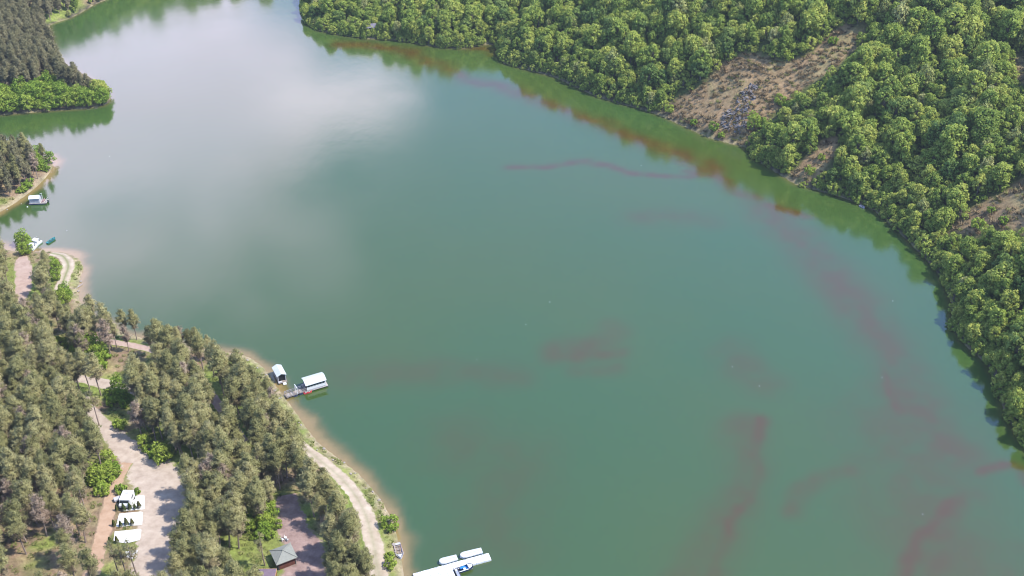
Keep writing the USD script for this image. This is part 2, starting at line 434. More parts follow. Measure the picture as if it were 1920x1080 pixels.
# ------------------------------------------------------------------ water
STREAKS = [  # (line in the photograph, half-width in metres, strength)
    ([(960, 312), (1010, 312), (1060, 306), (1105, 302), (1140, 310), (1180, 325), (1240, 332), (1290, 334), (1330, 330)], 1.6, .75),
    ([(1330, 300), (1345, 330), (1380, 360), (1430, 384), (1480, 398), (1510, 408)], 2.6, 1.0),
    ([(1290, 322), (1330, 330), (1370, 340)], 1.6, .8),
    ([(640, 82), (700, 88), (770, 98), (830, 125), (870, 150), (930, 158), (1040, 200), (1130, 235), (1250, 280), (1330, 318)], 4.0, .62),
    ([(880, 90), (925, 92), (936, 100)], 3.5, .6),
    ([(1440, 400), (1500, 450), (1560, 520), (1610, 570), (1650, 630), (1680, 690), (1720, 770), (1780, 840)], 6.5, .52),
    ([(1540, 500), (1600, 560), (1640, 610), (1655, 680), (1670, 735), (1690, 770)], 2.0, .55),
    ([(1655, 690), (1664, 725), (1685, 762)], 1.0, .9),
    ([(1040, 660), (1090, 655), (1130, 640), (1150, 620)], 3.5, .45), ([(1060, 662), (1110, 665), (1165, 660)], 2.5, .5), ([(1070, 690), (1130, 694), (1160, 690)], 2.0, .3),
    ([(1425, 790), (1415, 840), (1417, 880), (1398, 930), (1365, 970), (1350, 1010), (1335, 1050), (1325, 1090)], 1.7, .8),
    ([(1390, 800), (1400, 850), (1390, 920), (1345, 990), (1310, 1060), (1290, 1100)], 4.5, .4),
    ([(1590, 880), (1530, 900), (1500, 925), (1480, 955)], 2.2, .42),
    ([(1780, 940), (1760, 985), (1725, 1020), (1700, 1050), (1680, 1090)], 2.4, .85), ([(1800, 930), (1780, 990), (1760, 1060)], 5.0, .5),
    ([(1830, 880), (1870, 865), (1900, 872), (1925, 905)], 1.4, .9), ([(1370, 660), (1390, 690), (1430, 720)], 5.0, .3),
    ([(640, 700), (760, 700), (860, 695), (960, 702)], 5.0, .25), ([(870, 830), (960, 850), (930, 1010)], 9.0, .22), ([(1190, 410), (1260, 405), (1330, 415)], 4.0, .3),
    ([(1690, 800), (1720, 900), (1760, 1010), (1880, 1080)], 13.0, .36)]
WX, WY = axis(-3000, 3000, -215, 200, 1.25), axis(-1500, 2500, 120, 500, 1.25)
WX, WY = WX[(WX > -900) & (WX < 900)], WY[(WY > -700) & (WY < 1200)]
wx, wy = np.meshgrid(WX, WY, indexing='xy')
wd = -shore_dist(wx, wy)
jx, jy = (fb(wx, wy, 12, 61) - .5) * 5 + (fb(wx, wy, 3.4, 63) - .5) * 1.6, (fb(wx, wy, 12, 62) - .5) * 5 + (fb(wx, wy, 3.4, 64) - .5) * 1.6
red = np.zeros_like(wx)
vis = (np.abs(wx) < 260) & (wy > 100) & (wy < 560)
wp = shapely.points((wx + jx)[vis], (wy + jy)[vis])
wn = fb(wx, wy, 11, 71)[vis]
wn2 = fb(wx, wy, 3.2, 72, 3)[vis]
for line, hw, st in STREAKS:
    dd = shapely.distance(wp, LineString(pts(line)))
    red[vis] = np.maximum(red[vis], min(1.0, st * 1.5) * np.exp(-(dd / hw) ** 2 * 0.75) * (0.55 + .5 * smooth(.32, .62, wn * .4 + wn2 * .6)))
sh = smooth(4.6, 0.0, wd + (fb(wx, wy, 6, 81, 3) - .5) * 4)
leftside = smooth(-20, -40, wx - (wy - 150) * -0.33) if False else ((wx < -10) & (wy < 330))
bed = np.where(leftside, sh, smooth(3.0, 0.0, wd) * .5)
wcol = np.stack([np.clip(red, 0, 1), np.clip(bed, 0, 1), fb(wx, wy, 60, 91, 3)], -1)
wi = np.arange(len(WX) * len(WY)).reshape(len(WY), len(WX))
WF = np.concatenate([np.stack([wi[:-1, :-1], wi[:-1, 1:], wi[1:, 1:]], -1).reshape(-1, 3), np.stack([wi[:-1, :-1], wi[1:, 1:], wi[1:, :-1]], -1).reshape(-1, 3)])
water_mat = usdkit.material(stage, '/World/Looks/lake_water', {
    'g': ('geometry', {}), 'a': ('attribute', {'attribute': 'murk'}), 's': ('separate_color', {'color_type': 'rgb'}),
    'deep': ('rgb_ramp', {'ramp': [(0.3, (.029, .061, .013)), (0.7, (.037, .061, .010))]}),
    'm1': ('mix_color', {'b': (.056, .031, .004), 'use_clamp_result': False}), 'bedc': ('rgb_ramp', {'ramp': [(0.0, (.065, .08, .04)), (0.5, (.13, .095, .032)), (1.0, (.20, .14, .055))]}),
    'm2': ('mix_color', {'use_clamp_result': False}),
    'st': ('mapping', {'mapping_type': 'point', 'scale': (1.0, 0.55, 1.0), 'rotation': (0, 0, 0.5)}),
    'n': ('noise_texture', {'scale': 0.9, 'detail': 3.0, 'roughness': 0.55}), 'b': ('bump', {'strength': 0.10, 'distance': 0.05}),
    'wp': ('noise_texture', {'scale': 0.035, 'detail': 5.0, 'roughness': 0.5}), 'wr': ('map_range', {'from_min': .35, 'from_max': .65, 'to_min': .085, 'to_max': .125, 'clamp': True}),
    'n5': ('noise_texture', {'scale': 0.32, 'detail': 4.0, 'roughness': 0.6}), 'b5': ('bump', {'strength': 0.12, 'distance': 0.12}),
    'p': ('principled_bsdf', {'roughness': 0.10, 'ior': 1.72, 'specular_ior_level': 0.5})},
    [('a.color', 's.color'), ('s.b', 'deep.fac'), ('deep.color', 'm1.a'), ('s.r', 'm1.fac'), ('m1.result', 'm2.a'), ('s.g', 'bedc.fac'), ('bedc.color', 'm2.b'), ('s.g', 'm2.fac'),
     ('g.position', 'st.vector'), ('st.vector', 'n.vector'), ('n.fac', 'b.height'), ('st.vector', 'n5.vector'), ('n5.fac', 'b5.height'), ('b.normal', 'b5.normal'), ('b5.normal', 'p.normal'), ('g.position', 'wp.vector'), ('wp.fac', 'wr.value'), ('wr.result', 'p.roughness'), ('m2.result', 'p.base_color')], surface='p.BSDF')
wm = usdkit.mesh(stage, '/World/water', (np.stack([wx, wy, 0 * wx], -1).reshape(-1, 3), WF), water_mat, True)
prim_color(wm, 'murk', wcol.reshape(-1, 3))
tag(wm.GetPrim(), 'still green lake water with reddish algae streaks', 'lake', kind='structure')

# ------------------------------------------------------------------ tracks and gravel
def track_mat(name, c0, c1, tracks=False):
    nodes = {'g': ('geometry', {}), 'n': ('noise_texture', {'scale': 0.5, 'detail': 7.0, 'roughness': 0.7}), 'r': ('rgb_ramp', {'ramp': [(0.32, c0), (0.68, c1)]}),
             'b': ('bump', {'strength': 0.4, 'distance': 0.1}), 'p': ('principled_bsdf', {'roughness': 0.95, 'specular_ior_level': 0.1})}
    links = [('g.position', 'n.vector'), ('n.fac', 'r.fac'), ('n.fac', 'b.height'), ('b.normal', 'p.normal')]
    nodes |= {'a': ('attribute', {'attribute': 'rut'}), 's': ('separate_color', {}), 'm': ('mix_color', {'b': (.14, .15, .06)}), 'c': ('attribute', {'attribute': 'cover'}),
              'n3': ('noise_texture', {'scale': 0.9, 'detail': 5.0, 'roughness': 0.7}), 'e1': ('math', {'math_type': 'multiply_add', 'value2': 2.4, 'value3': -1.2}),
              'e2': ('math', {'math_type': 'add'}), 'e3': ('map_range', {'from_min': .4, 'from_max': .75, 'clamp': True}), 'm2': ('mix_color', {})}
    links += [('a.color', 's.color'), ('s.r', 'm.fac'), ('r.color', 'm.a'), ('g.position', 'n3.vector'), ('n3.fac', 'e1.value1'), ('e1.value', 'e2.value1'), ('s.g', 'e2.value2'), ('e2.value', 'e3.value'),
              ('e3.result', 'm2.fac'), ('m.result', 'm2.a'), ('c.color', 'm2.b'), ('m2.result', 'p.base_color')]
    return usdkit.material(stage, f'/World/Looks/{name}', nodes, links, surface='p.BSDF')


pale = track_mat('pale_dirt', (.27, .215, .16), (.41, .34, .27))
def cover_at(x, y):
    i = np.clip(np.searchsorted(GX, x), 0, len(GX) - 1)
    j = np.clip(np.searchsorted(GY, y), 0, len(GY) - 1)
    return col.reshape(NYg, NXg, 3)[j, i]


gravel = track_mat('grey_gravel', (.255, .20, .158), (.385, .32, .262))
red_dirt = track_mat('red_dirt', (.27, .175, .115), (.36, .25, .175))
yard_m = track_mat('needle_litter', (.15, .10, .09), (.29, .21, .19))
pink = track_mat('pink_gravel', (.25, .175, .14), (.35, .265, .22))
KEEP_W = []
for key, name, mat, label, cat in (('shore', 'dirt_road', pale, 'pale dirt road following the lake edge beside the grass', 'road'), ('headland', 'dirt_road', pale, 'twin wheel tracks rounding the grassy headland', 'road'),
                                   ('gravel', 'gravel_yard', gravel, 'grey gravel road widening into the parking ground', 'car park'), ('red', 'footpath', red_dirt, 'reddish earth path left of the white parking bays', 'path'),
                                   ('back', 'dirt_road', gravel, 'short stretch of pale road showing between the pines', 'road'), ('forest', 'dirt_road', pink, 'narrow track under the shoreline pines', 'road'),
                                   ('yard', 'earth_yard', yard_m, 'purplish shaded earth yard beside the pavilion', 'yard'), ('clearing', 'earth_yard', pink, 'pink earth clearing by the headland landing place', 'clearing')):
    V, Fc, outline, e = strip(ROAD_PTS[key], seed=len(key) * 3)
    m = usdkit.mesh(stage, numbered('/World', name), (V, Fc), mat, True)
    rut = smooth(.34, .12, np.abs(e)) * (0.4 if key == 'shore' else .9)
    if key not in ('shore', 'headland'):
        rut = rut * 0
    prim_color(m, 'rut', np.stack([rut, smooth(.62, 1.0, np.abs(e)), rut], 1))
    prim_color(m, 'cover', cover_at(V[:, 0], V[:, 1]))
    tag(m.GetPrim(), label, cat, kind='structure')
    KEEP_W.append(outline)

# ------------------------------------------------------------------ thin air haze over the lake
haze_m = usdkit.material(stage, '/World/Looks/thin_haze', {'v': ('principled_volume', {'color': (.93, .95, 1.0), 'density': HAZE, 'anisotropy': 0.25})}, volume='v.volume')
hz_ = usdkit.mesh(stage, '/World/haze', trimesh.creation.box((9000, 9000, 520)).apply_translation((0, 900, 247)), haze_m)
tag(hz_.GetPrim(), 'thin pale haze in the air above the lake', kind='stuff')

# ------------------------------------------------------------------ trees: models
models = stage.CreateClassPrim('/World/tree_models')


def leaf_mat(name, dark, light, warm, trans=.3, scale=.35, dry_c=(.27, .195, .15)):
    return usdkit.material(stage, f'/World/Looks/{name}', {
        'oi': ('object_info', {}), 'g': ('geometry', {}), 'n': ('noise_texture', {'scale': scale, 'detail': 3.0}),
        'a': ('attribute', {'attribute': 'tint'}), 's': ('separate_color', {}), 'dry': ('mix_color', {'b': dry_c}),
        'f': ('math', {'math_type': 'multiply_add', 'value2': .55}), 'f2': ('math', {'math_type': 'multiply_add', 'value2': .35}),
        'r': ('rgb_ramp', {'ramp': [(0.22, dark), (0.55, light), (0.95, warm)]}),
        'd': ('principled_bsdf', {'roughness': .62, 'specular_ior_level': .25}), 't': ('translucent_bsdf', {}), 'mx': ('mix_closure', {'fac': trans})},
        [('g.position', 'n.vector'), ('oi.random', 'f.value1'), ('n.fac', 'f2.value1'), ('a.color', 's.color'), ('s.r', 'f2.value3'), ('f2.value', 'f.value3'), ('f.value', 'r.fac'),
         ('r.color', 'dry.a'), ('s.g', 'dry.fac'), ('dry.result', 'd.base_color'), ('dry.result', 't.color'), ('d.BSDF', 'mx.closure1'), ('t.BSDF', 'mx.closure2')], surface='mx.closure')


leaf_m = leaf_mat('broad_leaves', (.145, .215, .040), (.285, .365, .065), (.44, .46, .10), .48)
bright_m = leaf_mat('spring_leaves', (.14, .23, .024), (.22, .32, .038), (.32, .38, .06), .4)
needle_m = leaf_mat('pine_needles', (.19, .19, .075), (.31, .30, .125), (.41, .37, .18), .4)
dusk_m = leaf_mat('dark_pine_needles', (.14, .135, .07), (.205, .195, .10), (.26, .235, .13), .35, dry_c=(.20, .16, .13))
rust_m = leaf_mat('withered_needles', (.26, .20, .145), (.34, .26, .19), (.40, .31, .23), .3)
bark_m = plain('pine_bark', (.235, .180, .150), .9, .3, 3.0, spec=.1)
bark2_m = plain('grey_bark', (.15, .125, .10), .9, .3, 3.0, spec=.1)


def tri_fan(c, axis_, length, width, rng):
    """thin blades: one triangle each"""
    n = len(c)
    side = np.cross(axis_, rng.normal(size=(n, 3)))
    side /= np.linalg.norm(side, axis=1, keepdims=True)
    return np.stack([c - side * width, c + side * width, c + axis_ * length], 1)


def soup(tris):
    v = tris.reshape(-1, 3)
    return trimesh.Trimesh(v, np.arange(len(v)).reshape(-1, 3), process=False)


def leafy(path, tris, tint, nrm, mat, dryness=None):
    g = np.cross(tris[:, 1] - tris[:, 0], tris[:, 2] - tris[:, 0])
    flip = (g * nrm).sum(1) < 0
    tris = np.where(flip[:, None, None], tris[:, ::-1], tris)
    m = usdkit.mesh(stage, path, soup(tris), mat)
    nrm = nrm / np.linalg.norm(nrm, axis=1, keepdims=True)
    m.CreateNormalsAttr(Vt.Vec3fArray.FromNumpy(np.repeat(nrm, 3, 0).astype(np.float32)))
    m.SetNormalsInterpolation('vertex')
    t = np.repeat(tint, 3)
    q = t * 0 if dryness is None else np.repeat(dryness, 3)
    prim_color(m, 'tint', np.stack([t, q, t * 0], 1))
    return m


def make_pine(path, seed, H, base, lmax, mat, sparse=1.0):
    rng = np.random.default_rng(seed)
    UsdGeom.Xform.Define(stage, path)
    zz = np.linspace(-.4, H, 9)
    bend = rng.normal(size=2) * .25
    tr = np.stack([bend[0] * np.sin(zz / H * 2.2), bend[1] * np.sin(zz / H * 2.6), zz], 1)
    ms = [tube(tr, np.linspace(.19, .035, 9), 6)]
    tris, tint, nrms, drys = [], [], [], []
    z = base * H
    while z < H - .15:
        t = (z - base * H) / (H * (1 - base))
        prof = (min(1, .45 + t * 1.9) if t < .3 else (1 - ((t - .3) / .72) ** 1.7)) * lmax
        for k in range(rng.integers(4, 7)):
            if rng.random() > sparse:
                continue
            a = rng.uniform(0, 2 * PI)
            L = prof * rng.uniform(.6, 1.15) + .15
            o = np.array([np.interp(z, zz, tr[:, 0]), np.interp(z, zz, tr[:, 1]), z + rng.uniform(-.2, .2)])
            d = np.array([math.cos(a), math.sin(a), .12 + .5 * t])
            s = np.linspace(0, 1, 4)[:, None]
            br = o + d * L * s + np.array([0, 0, -.25]) * L * s * (1 - s) * 1.2
            ms.append(tube(br, np.linspace(.05, .015, 4) * (1 - .4 * t), 3, False))
            nt = max(2, int(L * 4.0))
            for q in np.linspace(.3, 1.02, nt):
                c = np.array([np.interp(q, s[:, 0], br[:, i]) for i in range(3)]) + rng.normal(size=3) * np.array([.26, .26, .12]) * (.5 + .5 * q)
                nb = 24
                ax = rng.normal(size=(nb, 3)) + d * .7 + np.array([0, 0, .75])
                ax /= np.linalg.norm(ax, axis=1, keepdims=True)
                cc = c + rng.normal(size=(nb, 3)) * .2
                tris.append(tri_fan(cc - ax * .1, ax, rng.uniform(.30, .58, (nb, 1)), rng.uniform(.035, .075, (nb, 1)), rng))
                drys.append(np.full(nb, np.clip(rng.normal(.75 - 1.9 * t, .22), 0, .9)))
                nrms.append(d * [.8, .8, 0] + [0, 0, 1.0] + rng.normal(size=(nb, 3)) * .42)
                tint.append(np.full(nb, rng.uniform(0, .18)) + rng.uniform(0, .12, nb))
        z += rng.uniform(.38, .62)
    for k in range(5):                                     # bare snags under the crown
        zb, a = rng.uniform(.2, base) * H, rng.uniform(0, 2 * PI)
        o = np.array([np.interp(zb, zz, tr[:, 0]), np.interp(zb, zz, tr[:, 1]), zb])
        ms.append(tube([o, o + np.array([math.cos(a), math.sin(a), .15]) * rng.uniform(.5, 1.3)], [.03, .012], 3, False))
    usdkit.mesh(stage, path + '/trunk', cat_mesh(ms), bark_m, True)
    leafy(path + '/crown', np.concatenate(tris), np.concatenate(tint), np.concatenate(nrms), mat, np.concatenate(drys))


def make_broad(path, seed, H, rad, nl, mat, leaf=.42, per=95, low=.12):
    rng = np.random.default_rng(seed)
    UsdGeom.Xform.Define(stage, path)
    ms = [tube([(0, 0, -.5), (rng.normal() * .1, rng.normal() * .1, H * .3), (rng.normal() * .2, rng.normal() * .2, H * .62)], [.2, .15, .08], 6)]
    tris, tint, nrms = [], [], []
    zc = H * (low + 1) / 2
    rz = H * (1 - low) / 2
    for k in range(nl):
        g = (k + .5) / nl
        cz = 1 - 1.75 * g
        a = k * 2.39996 + rng.normal() * .35
        rr = math.sqrt(max(0.05, 1 - cz * cz))
        f = rng.uniform(.52, .86)
        c = np.array([rr * math.cos(a) * rad * f, rr * math.sin(a) * rad * f, zc + cz * rz * rng.uniform(.6, .85)])
        lr = rad * rng.uniform(.18, .40)
        ms.append(tube([(0, 0, H * rng.uniform(.22, .45)), c * np.array([.55, .55, 1]) - np.array([0, 0, lr * .6]), c], [.07, .045, .02], 3, False))
        n = int(per * (lr / (rad * .36)) ** 2)
        d = rng.normal(size=(n, 3))
        d[:, 2] = d[:, 2] * .9 + .25
        d /= np.linalg.norm(d, axis=1, keepdims=True)
        p = c + d * lr * np.array([1.05, 1.05, .86]) * (rng.uniform(.25, 1.0, (n, 1)) ** .4 * rng.uniform(.9, 1.25, (n, 1)))
        nr = d + rng.normal(size=(n, 3)) * .55 + np.array([0, 0, .35])
        nr /= np.linalg.norm(nr, axis=1, keepdims=True)
        s1 = np.cross(nr, rng.normal(size=(n, 3)))
        s1 /= np.linalg.norm(s1, axis=1, keepdims=True)
        s2 = np.cross(nr, s1)
        w = leaf * rng.uniform(.55, 1.15, (n, 1))
        q = [p - s1 * w * .62, p + s2 * w * .42 + s1 * w * .1, p + s1 * w * .68, p - s2 * w * .42 - s1 * w * .05]
        tris += [np.stack([q[0], q[3], q[2]], 1), np.stack([q[0], q[2], q[1]], 1)]
        tt = rng.uniform(0, .12) + rng.uniform(0, .2, n)
        tint += [tt, tt]
        sn = d + [0, 0, .3] + rng.normal(size=(n, 3)) * .42
        nrms += [sn, sn]
    usdkit.mesh(stage, path + '/trunk', cat_mesh(ms), bark2_m, True)
    leafy(path + '/crown', np.concatenate(tris), np.concatenate(tint), np.concatenate(nrms), mat)


PINES, BROADS, SHRUBS = [], [], []
for i, (H, b, l, m, s) in enumerate([(12.6, .42, 1.55, needle_m, 1), (11.6, .36, 1.8, needle_m, 1), (13.4, .5, 1.35, needle_m, .95), (11.0, .36, 1.4, needle_m, 1), (12.4, .45, 1.75, needle_m, .8), (12.0, .4, 1.35, rust_m, .7)]):
    PINES.append(f'/World/tree_models/pine_{i}')
    make_pine(PINES[-1], 100 + i, H, b, l, m, s)
DARK = []
for i, (H, b, l) in enumerate([(11.6, .3, 1.5), (12.4, .34, 1.7), (10.8, .28, 1.35)]):
    DARK.append(f'/World/tree_models/dark_pine_{i}')
    make_pine(DARK[-1], 170 + i, H, b, l, dusk_m, 1)
pale_m = leaf_mat('pale_leaves', (.17, .19, .06), (.30, .33, .10), (.42, .41, .17), .42)
deep_m = leaf_mat('dark_leaves', (.075, .13, .034), (.15, .23, .05), (.24, .30, .07), .44)
SPARSE = '/World/tree_models/sparse_pine'
make_pine(SPARSE, 190, 11.5, .55, 1.5, needle_m, .26)
for i, (H, r, n) in enumerate([(6.4, 2.35, 30), (7.2, 2.1, 30), (5.6, 2.5, 28), (6.4, 2.75, 34), (5.2, 1.9, 24), (7.8, 2.35, 34), (6.2, 2.1, 20), (6.8, 2.5, 30)]):
    BROADS.append(f'/World/tree_models/broadleaf_{i}')
    make_broad(BROADS[-1], 200 + i, H, r, n, leaf_m if i < 6 else pale_m if i == 6 else deep_m, .42, 95 if i != 6 else 60)
for i, (H, r, n) in enumerate([(3.0, 1.9, 13), (2.2, 1.6, 11), (4.2, 2.1, 15)]):
    SHRUBS.append(f'/World/tree_models/shrub_{i}')
    make_broad(SHRUBS[-1], 300 + i, H, r, n, leaf_m, .40, 60, -.1)
BRIGHT = []
for i, (H, r, n) in enumerate([(3.4, 2.0, 14), (5.6, 2.5, 20), (2.4, 1.7, 12)]):
    BRIGHT.append(f'/World/tree_models/bright_{i}')
    make_broad(BRIGHT[-1], 350 + i, H, r, n, bright_m, .40, 70, -.05)

# ------------------------------------------------------------------ trees: where they stand
SEEN_WATER = Polygon([(762, 1200), (757, 1080), (750, 1045), (744, 1010), (734, 975), (718, 945), (698, 918), (670, 887), (638, 863), (598, 833), (573, 803), (553, 773), (534, 748), (519, 728), (505, 703),
    (488, 685), (468, 669), (446, 652), (400, 629), (350, 611), (300, 600), (250, 586), (205, 573), (165, 562), (148, 560), (146, 540), (152, 520), (157, 502), (150, 486), (130, 476), (105, 470), (78, 464),
    (60, 455), (40, 452), (28, 466), (12, 446), (-60, 430), (-60, 415), (0, 398), (30, 380), (60, 358), (85, 335), (99, 305), (92, 286), (78, 268), (60, 256), (40, 250), (-40, 244), (-40, 222), (0, 216), (110, 207),
    (206, 192), (200, 172), (185, 150), (165, 132), (140, 120), (120, 106), (104, 88), (97, 66), (94, 46), (130, 35), (176, 9), (203, -2), (230, -20), (560, -20), (570, 15), (576, 44), (600, 58)]
    + RIGHT_SHORE[6:-1] + [(2000, 1200)]).buffer(0)
KEEP = [Polygon(p).buffer(0) for p in [
    [(575, 838), (600, 833), (640, 862), (672, 887), (700, 918), (720, 945), (736, 975), (746, 1010), (752, 1045), (760, 1085), (715, 1085), (703, 1030), (690, 985), (674, 955), (655, 925), (638, 905), (606, 880)],
    [(520, 728), (536, 748), (555, 773), (575, 803), (600, 838), (582, 838), (556, 790), (532, 757)],
    [(100, 476), (130, 476), (150, 486), (157, 502), (152, 520), (146, 545), (135, 560), (102, 562), (110, 530), (118, 505), (104, 490)],
    [(25, 485), (48, 480), (62, 495), (60, 520), (66, 535), (50, 550), (40, 562), (32, 560), (40, 535), (30, 510)],
    [(165, 772), (195, 780), (230, 808), (262, 842), (300, 866), (338, 880), (342, 910), (352, 950), (334, 985), (322, 1010), (300, 1060), (285, 1085), (262, 1085), (250, 1052), (215, 1026), (210, 985), (224, 930), (235, 890), (225, 850), (195, 810)],
    [(222, 880), (240, 870), (225, 940), (212, 985), (200, 1020), (175, 1050), (176, 1010), (193, 960), (208, 920)],
    [(140, 703), (180, 710), (200, 716), (236, 720), (242, 736), (200, 734), (170, 722)],
    [(530, 935), (556, 950), (560, 990), (604, 1036), (602, 1085), (555, 1085), (480, 1085), (475, 1066), (500, 1035), (503, 1010), (525, 985)],
    [(195, 765), (225, 765), (250, 785), (225, 800)], [(205, 638), (250, 646), (302, 658), (300, 668), (250, 657), (205, 649)],
    [(150, 618), (185, 638), (214, 680), (212, 702), (193, 690), (165, 655)], [(195, 738), (240, 740), (236, 772), (202, 772)], [(168, 852), (222, 862), (216, 905), (172, 945), (156, 930)], [(462, 962), (516, 968), (516, 1012), (470, 1008)], [(256, 832), (340, 870), (300, 868)],
    [(50, 1012), (95, 998), (110, 1020), (90, 1040), (50, 1035)], [(148, 940), (190, 945), (180, 985), (168, 985)], [(85, 600), (110, 612), (130, 640), (108, 636)],
    [(430, 1000), (505, 985), (500, 1020), (500, 1060), (440, 1062), (430, 1035)], [(30, 1050), (80, 1060), (80, 1078), (20, 1075)],
    [(36, 448), (104, 446), (108, 470), (36, 474)], [(384, 745), (400, 758), (412, 775), (404, 778), (388, 762)], [(440, 790), (466, 815), (458, 818), (438, 800)]]]
BARE_P = [Polygon(b).buffer(3 if i == 0 else 2) for i, b in enumerate(BARE)]
PINE_P = [Polygon(p) for p in [[(-400, -200), (240, -200), (110, 60), (198, 184), (155, 184), (110, 162), (95, 154), (60, 172), (0, 180), (-400, 196)], [(-300, 235), (80, 235), (104, 300), (84, 332), (36, 376), (-300, 404)]]]
for g in [SEEN_WATER] + KEEP + BARE_P + PINE_P:
    shapely.prepare(g)


def hits(polys, x, y, z, only=None):
    u, v, _ = proj(np.stack([x, y, z], -1))
    P = shapely.points(u, v)
    out = np.zeros(len(P), bool)
    for g in polys:
        out |= shapely.contains(g, P)
    return out


def scatter(x0, x1, y0, y1, step, seed, dmin=.4):
    rng = np.random.default_rng(seed)
    gx, gy = np.meshgrid(np.arange(x0, x1, step), np.arange(y0, y1, step))
    x = (gx + rng.uniform(-.42, .42, gx.shape) * step).ravel()
    y = (gy + rng.uniform(-.42, .42, gx.shape) * step).ravel()
    d = shore_dist(x, y)
    k = d > dmin
    x, y, d = x[k], y[k], d[k]
    z = height(x, y)
    u, v, dep = proj(np.stack([x, y, z], -1))
    k = (u > -260) & (u < 2120) & (v > -330) & (v < 1300) & (dep > 60)
    return tuple(a[k] for a in (x, y, z, d, u, v, dep))


def is_left(x, y, u, v):
    return (u < 800) & (v > 228) | (u < 420) & (v > -60)


trees = {'dark': [], 'pine': [], 'broad': [], 'under': [], 'bright': []}     # rows: x y z yaw scale model
# pines
x, y, z, d, u, v, dep = scatter(-300, 60, 60, 560, 2.6, 1)
rng = np.random.default_rng(5)
k = is_left(x, y, u, v) & ((v > 425) | hits(PINE_P, x, y, z)) & (d > 1.0)
k &= ~((v > 955) & (u < 235) & (rng.random(len(x)) < .55))
k &= rng.random(len(x)) < .93
x, y, z, d, u, v = (a[k] for a in (x, y, z, d, u, v))
mod = rng.choice(6, len(x), p=[.22, .22, .17, .17, .15, .07])
sc = rng.uniform(.72, 1.08, len(x)) * np.where(d < 7, .86, 1) * np.where(v < 400, .86, 1)
ok = np.ones(len(x), bool)
for hz in (.45, .62, .8, .97):
    for dx in (-1.5, 1.5):
        ok &= ~hits([SEEN_WATER] + KEEP, x + dx * sc * (.9 - hz * .5), y, z + hz * 12.0 * sc)
ok &= ~inside([g.buffer(.6) for g in KEEP_W], x, y)
for r in np.nonzero(ok)[0]:
    far_ = v[r] < 230 or (v[r] < 425 and rng.random() < .55)
    trees['dark' if far_ else 'pine'].append((x[r], y[r], z[r], rng.uniform(0, 2 * PI), sc[r], mod[r] % 3 if far_ else mod[r]))
# broadleaved trees
x, y, z, d, u, v, dep = scatter(-420, 420, 90, 900, 2.95, 2)
rng = np.random.default_rng(6)
far_left = is_left(x, y, u, v)
k = (~far_left & ((y < 600) | (rng.random(len(x)) < .3))) | (far_left & (v < 228) & ~hits(PINE_P, x, y, z) & (d > .5))
k &= d > .35
x, y, z, d, u, v, fl = (a[k] for a in (x, y, z, d, u, v, far_left))
sc = np.where(rng.random(len(x)) < .16, rng.uniform(1.15, 1.6, len(x)), rng.uniform(.55, 1.15, len(x))) * np.where(fl, .8, 1) * (0.7 + .6 * fb(x, y, 16, 5)) * np.where(d < 5, .82, 1) * np.where(y > 600, 1.5, 1)
ok = np.ones(len(x), bool)
for hz in (0, 2, 4, 5.8):
    for dx in (-1.4, 1.4):
        ok &= ~hits(BARE_P, x + dx * sc, y, z + hz * sc)
ok &= ~hits([SEEN_WATER], x, y, z + 4 * sc)
ok &= ~hits([SEEN_WATER], x, y, z + 5.5 * sc) | (v < -10)
mod = rng.choice(8, len(x), p=[.14, .14, .13, .14, .13, .14, .07, .11])
for r in np.nonzero(ok)[0]:
    trees['bright' if fl[r] and v[r] > 120 and rng.random() < .8 else 'broad'].append((x[r], y[r], z[r] - .2, rng.uniform(0, 2 * PI), sc[r], mod[r]))
x, y, z, d, u, v, dep = scatter(-300, -90, 300, 480, 1.9, 14)
k = (v > 90) & (v < 226) & (u < 235) & ~hits(PINE_P, x, y, z) & (d > .3)
for r in np.nonzero(k)[0]:
    trees['bright'].append((x[r], y[r], z[r] - .2, rng.uniform(0, 2 * PI), rng.uniform(.5, .95), rng.choice(3, p=[.3, .5, .2])))
# undergrowth
x, y, z, d, u, v, dep = scatter(-260, 330, 90, 560, 2.4, 3)
rng = np.random.default_rng(8)
k = ~is_left(x, y, u, v) & (d > .5) & ~hits(BARE_P, x, y, z) & ~hits(BARE_P, x, y, z + 1.5)
for r in np.nonzero(k)[0]:
    trees['under'].append((x[r], y[r], z[r] - .2, rng.uniform(0, 2 * PI), rng.uniform(.6, 1.15), rng.choice(3)))
x, y, z, d, u, v, dep = scatter(-120, 200, 110, 560, 1.35, 15, -.5)
k = ~is_left(x, y, u, v) & (d < 3.6) & ~hits(BARE_P, x, y, z) & ~hits(BARE_P, x, y, z + 1.2) & (rng.random(len(x)) < .8)
for r in np.nonzero(k)[0]:
    trees['under'].append((x[r], y[r], max(z[r], 0) - .15, rng.uniform(0, 2 * PI), rng.uniform(.5, .95), rng.choice(3)))
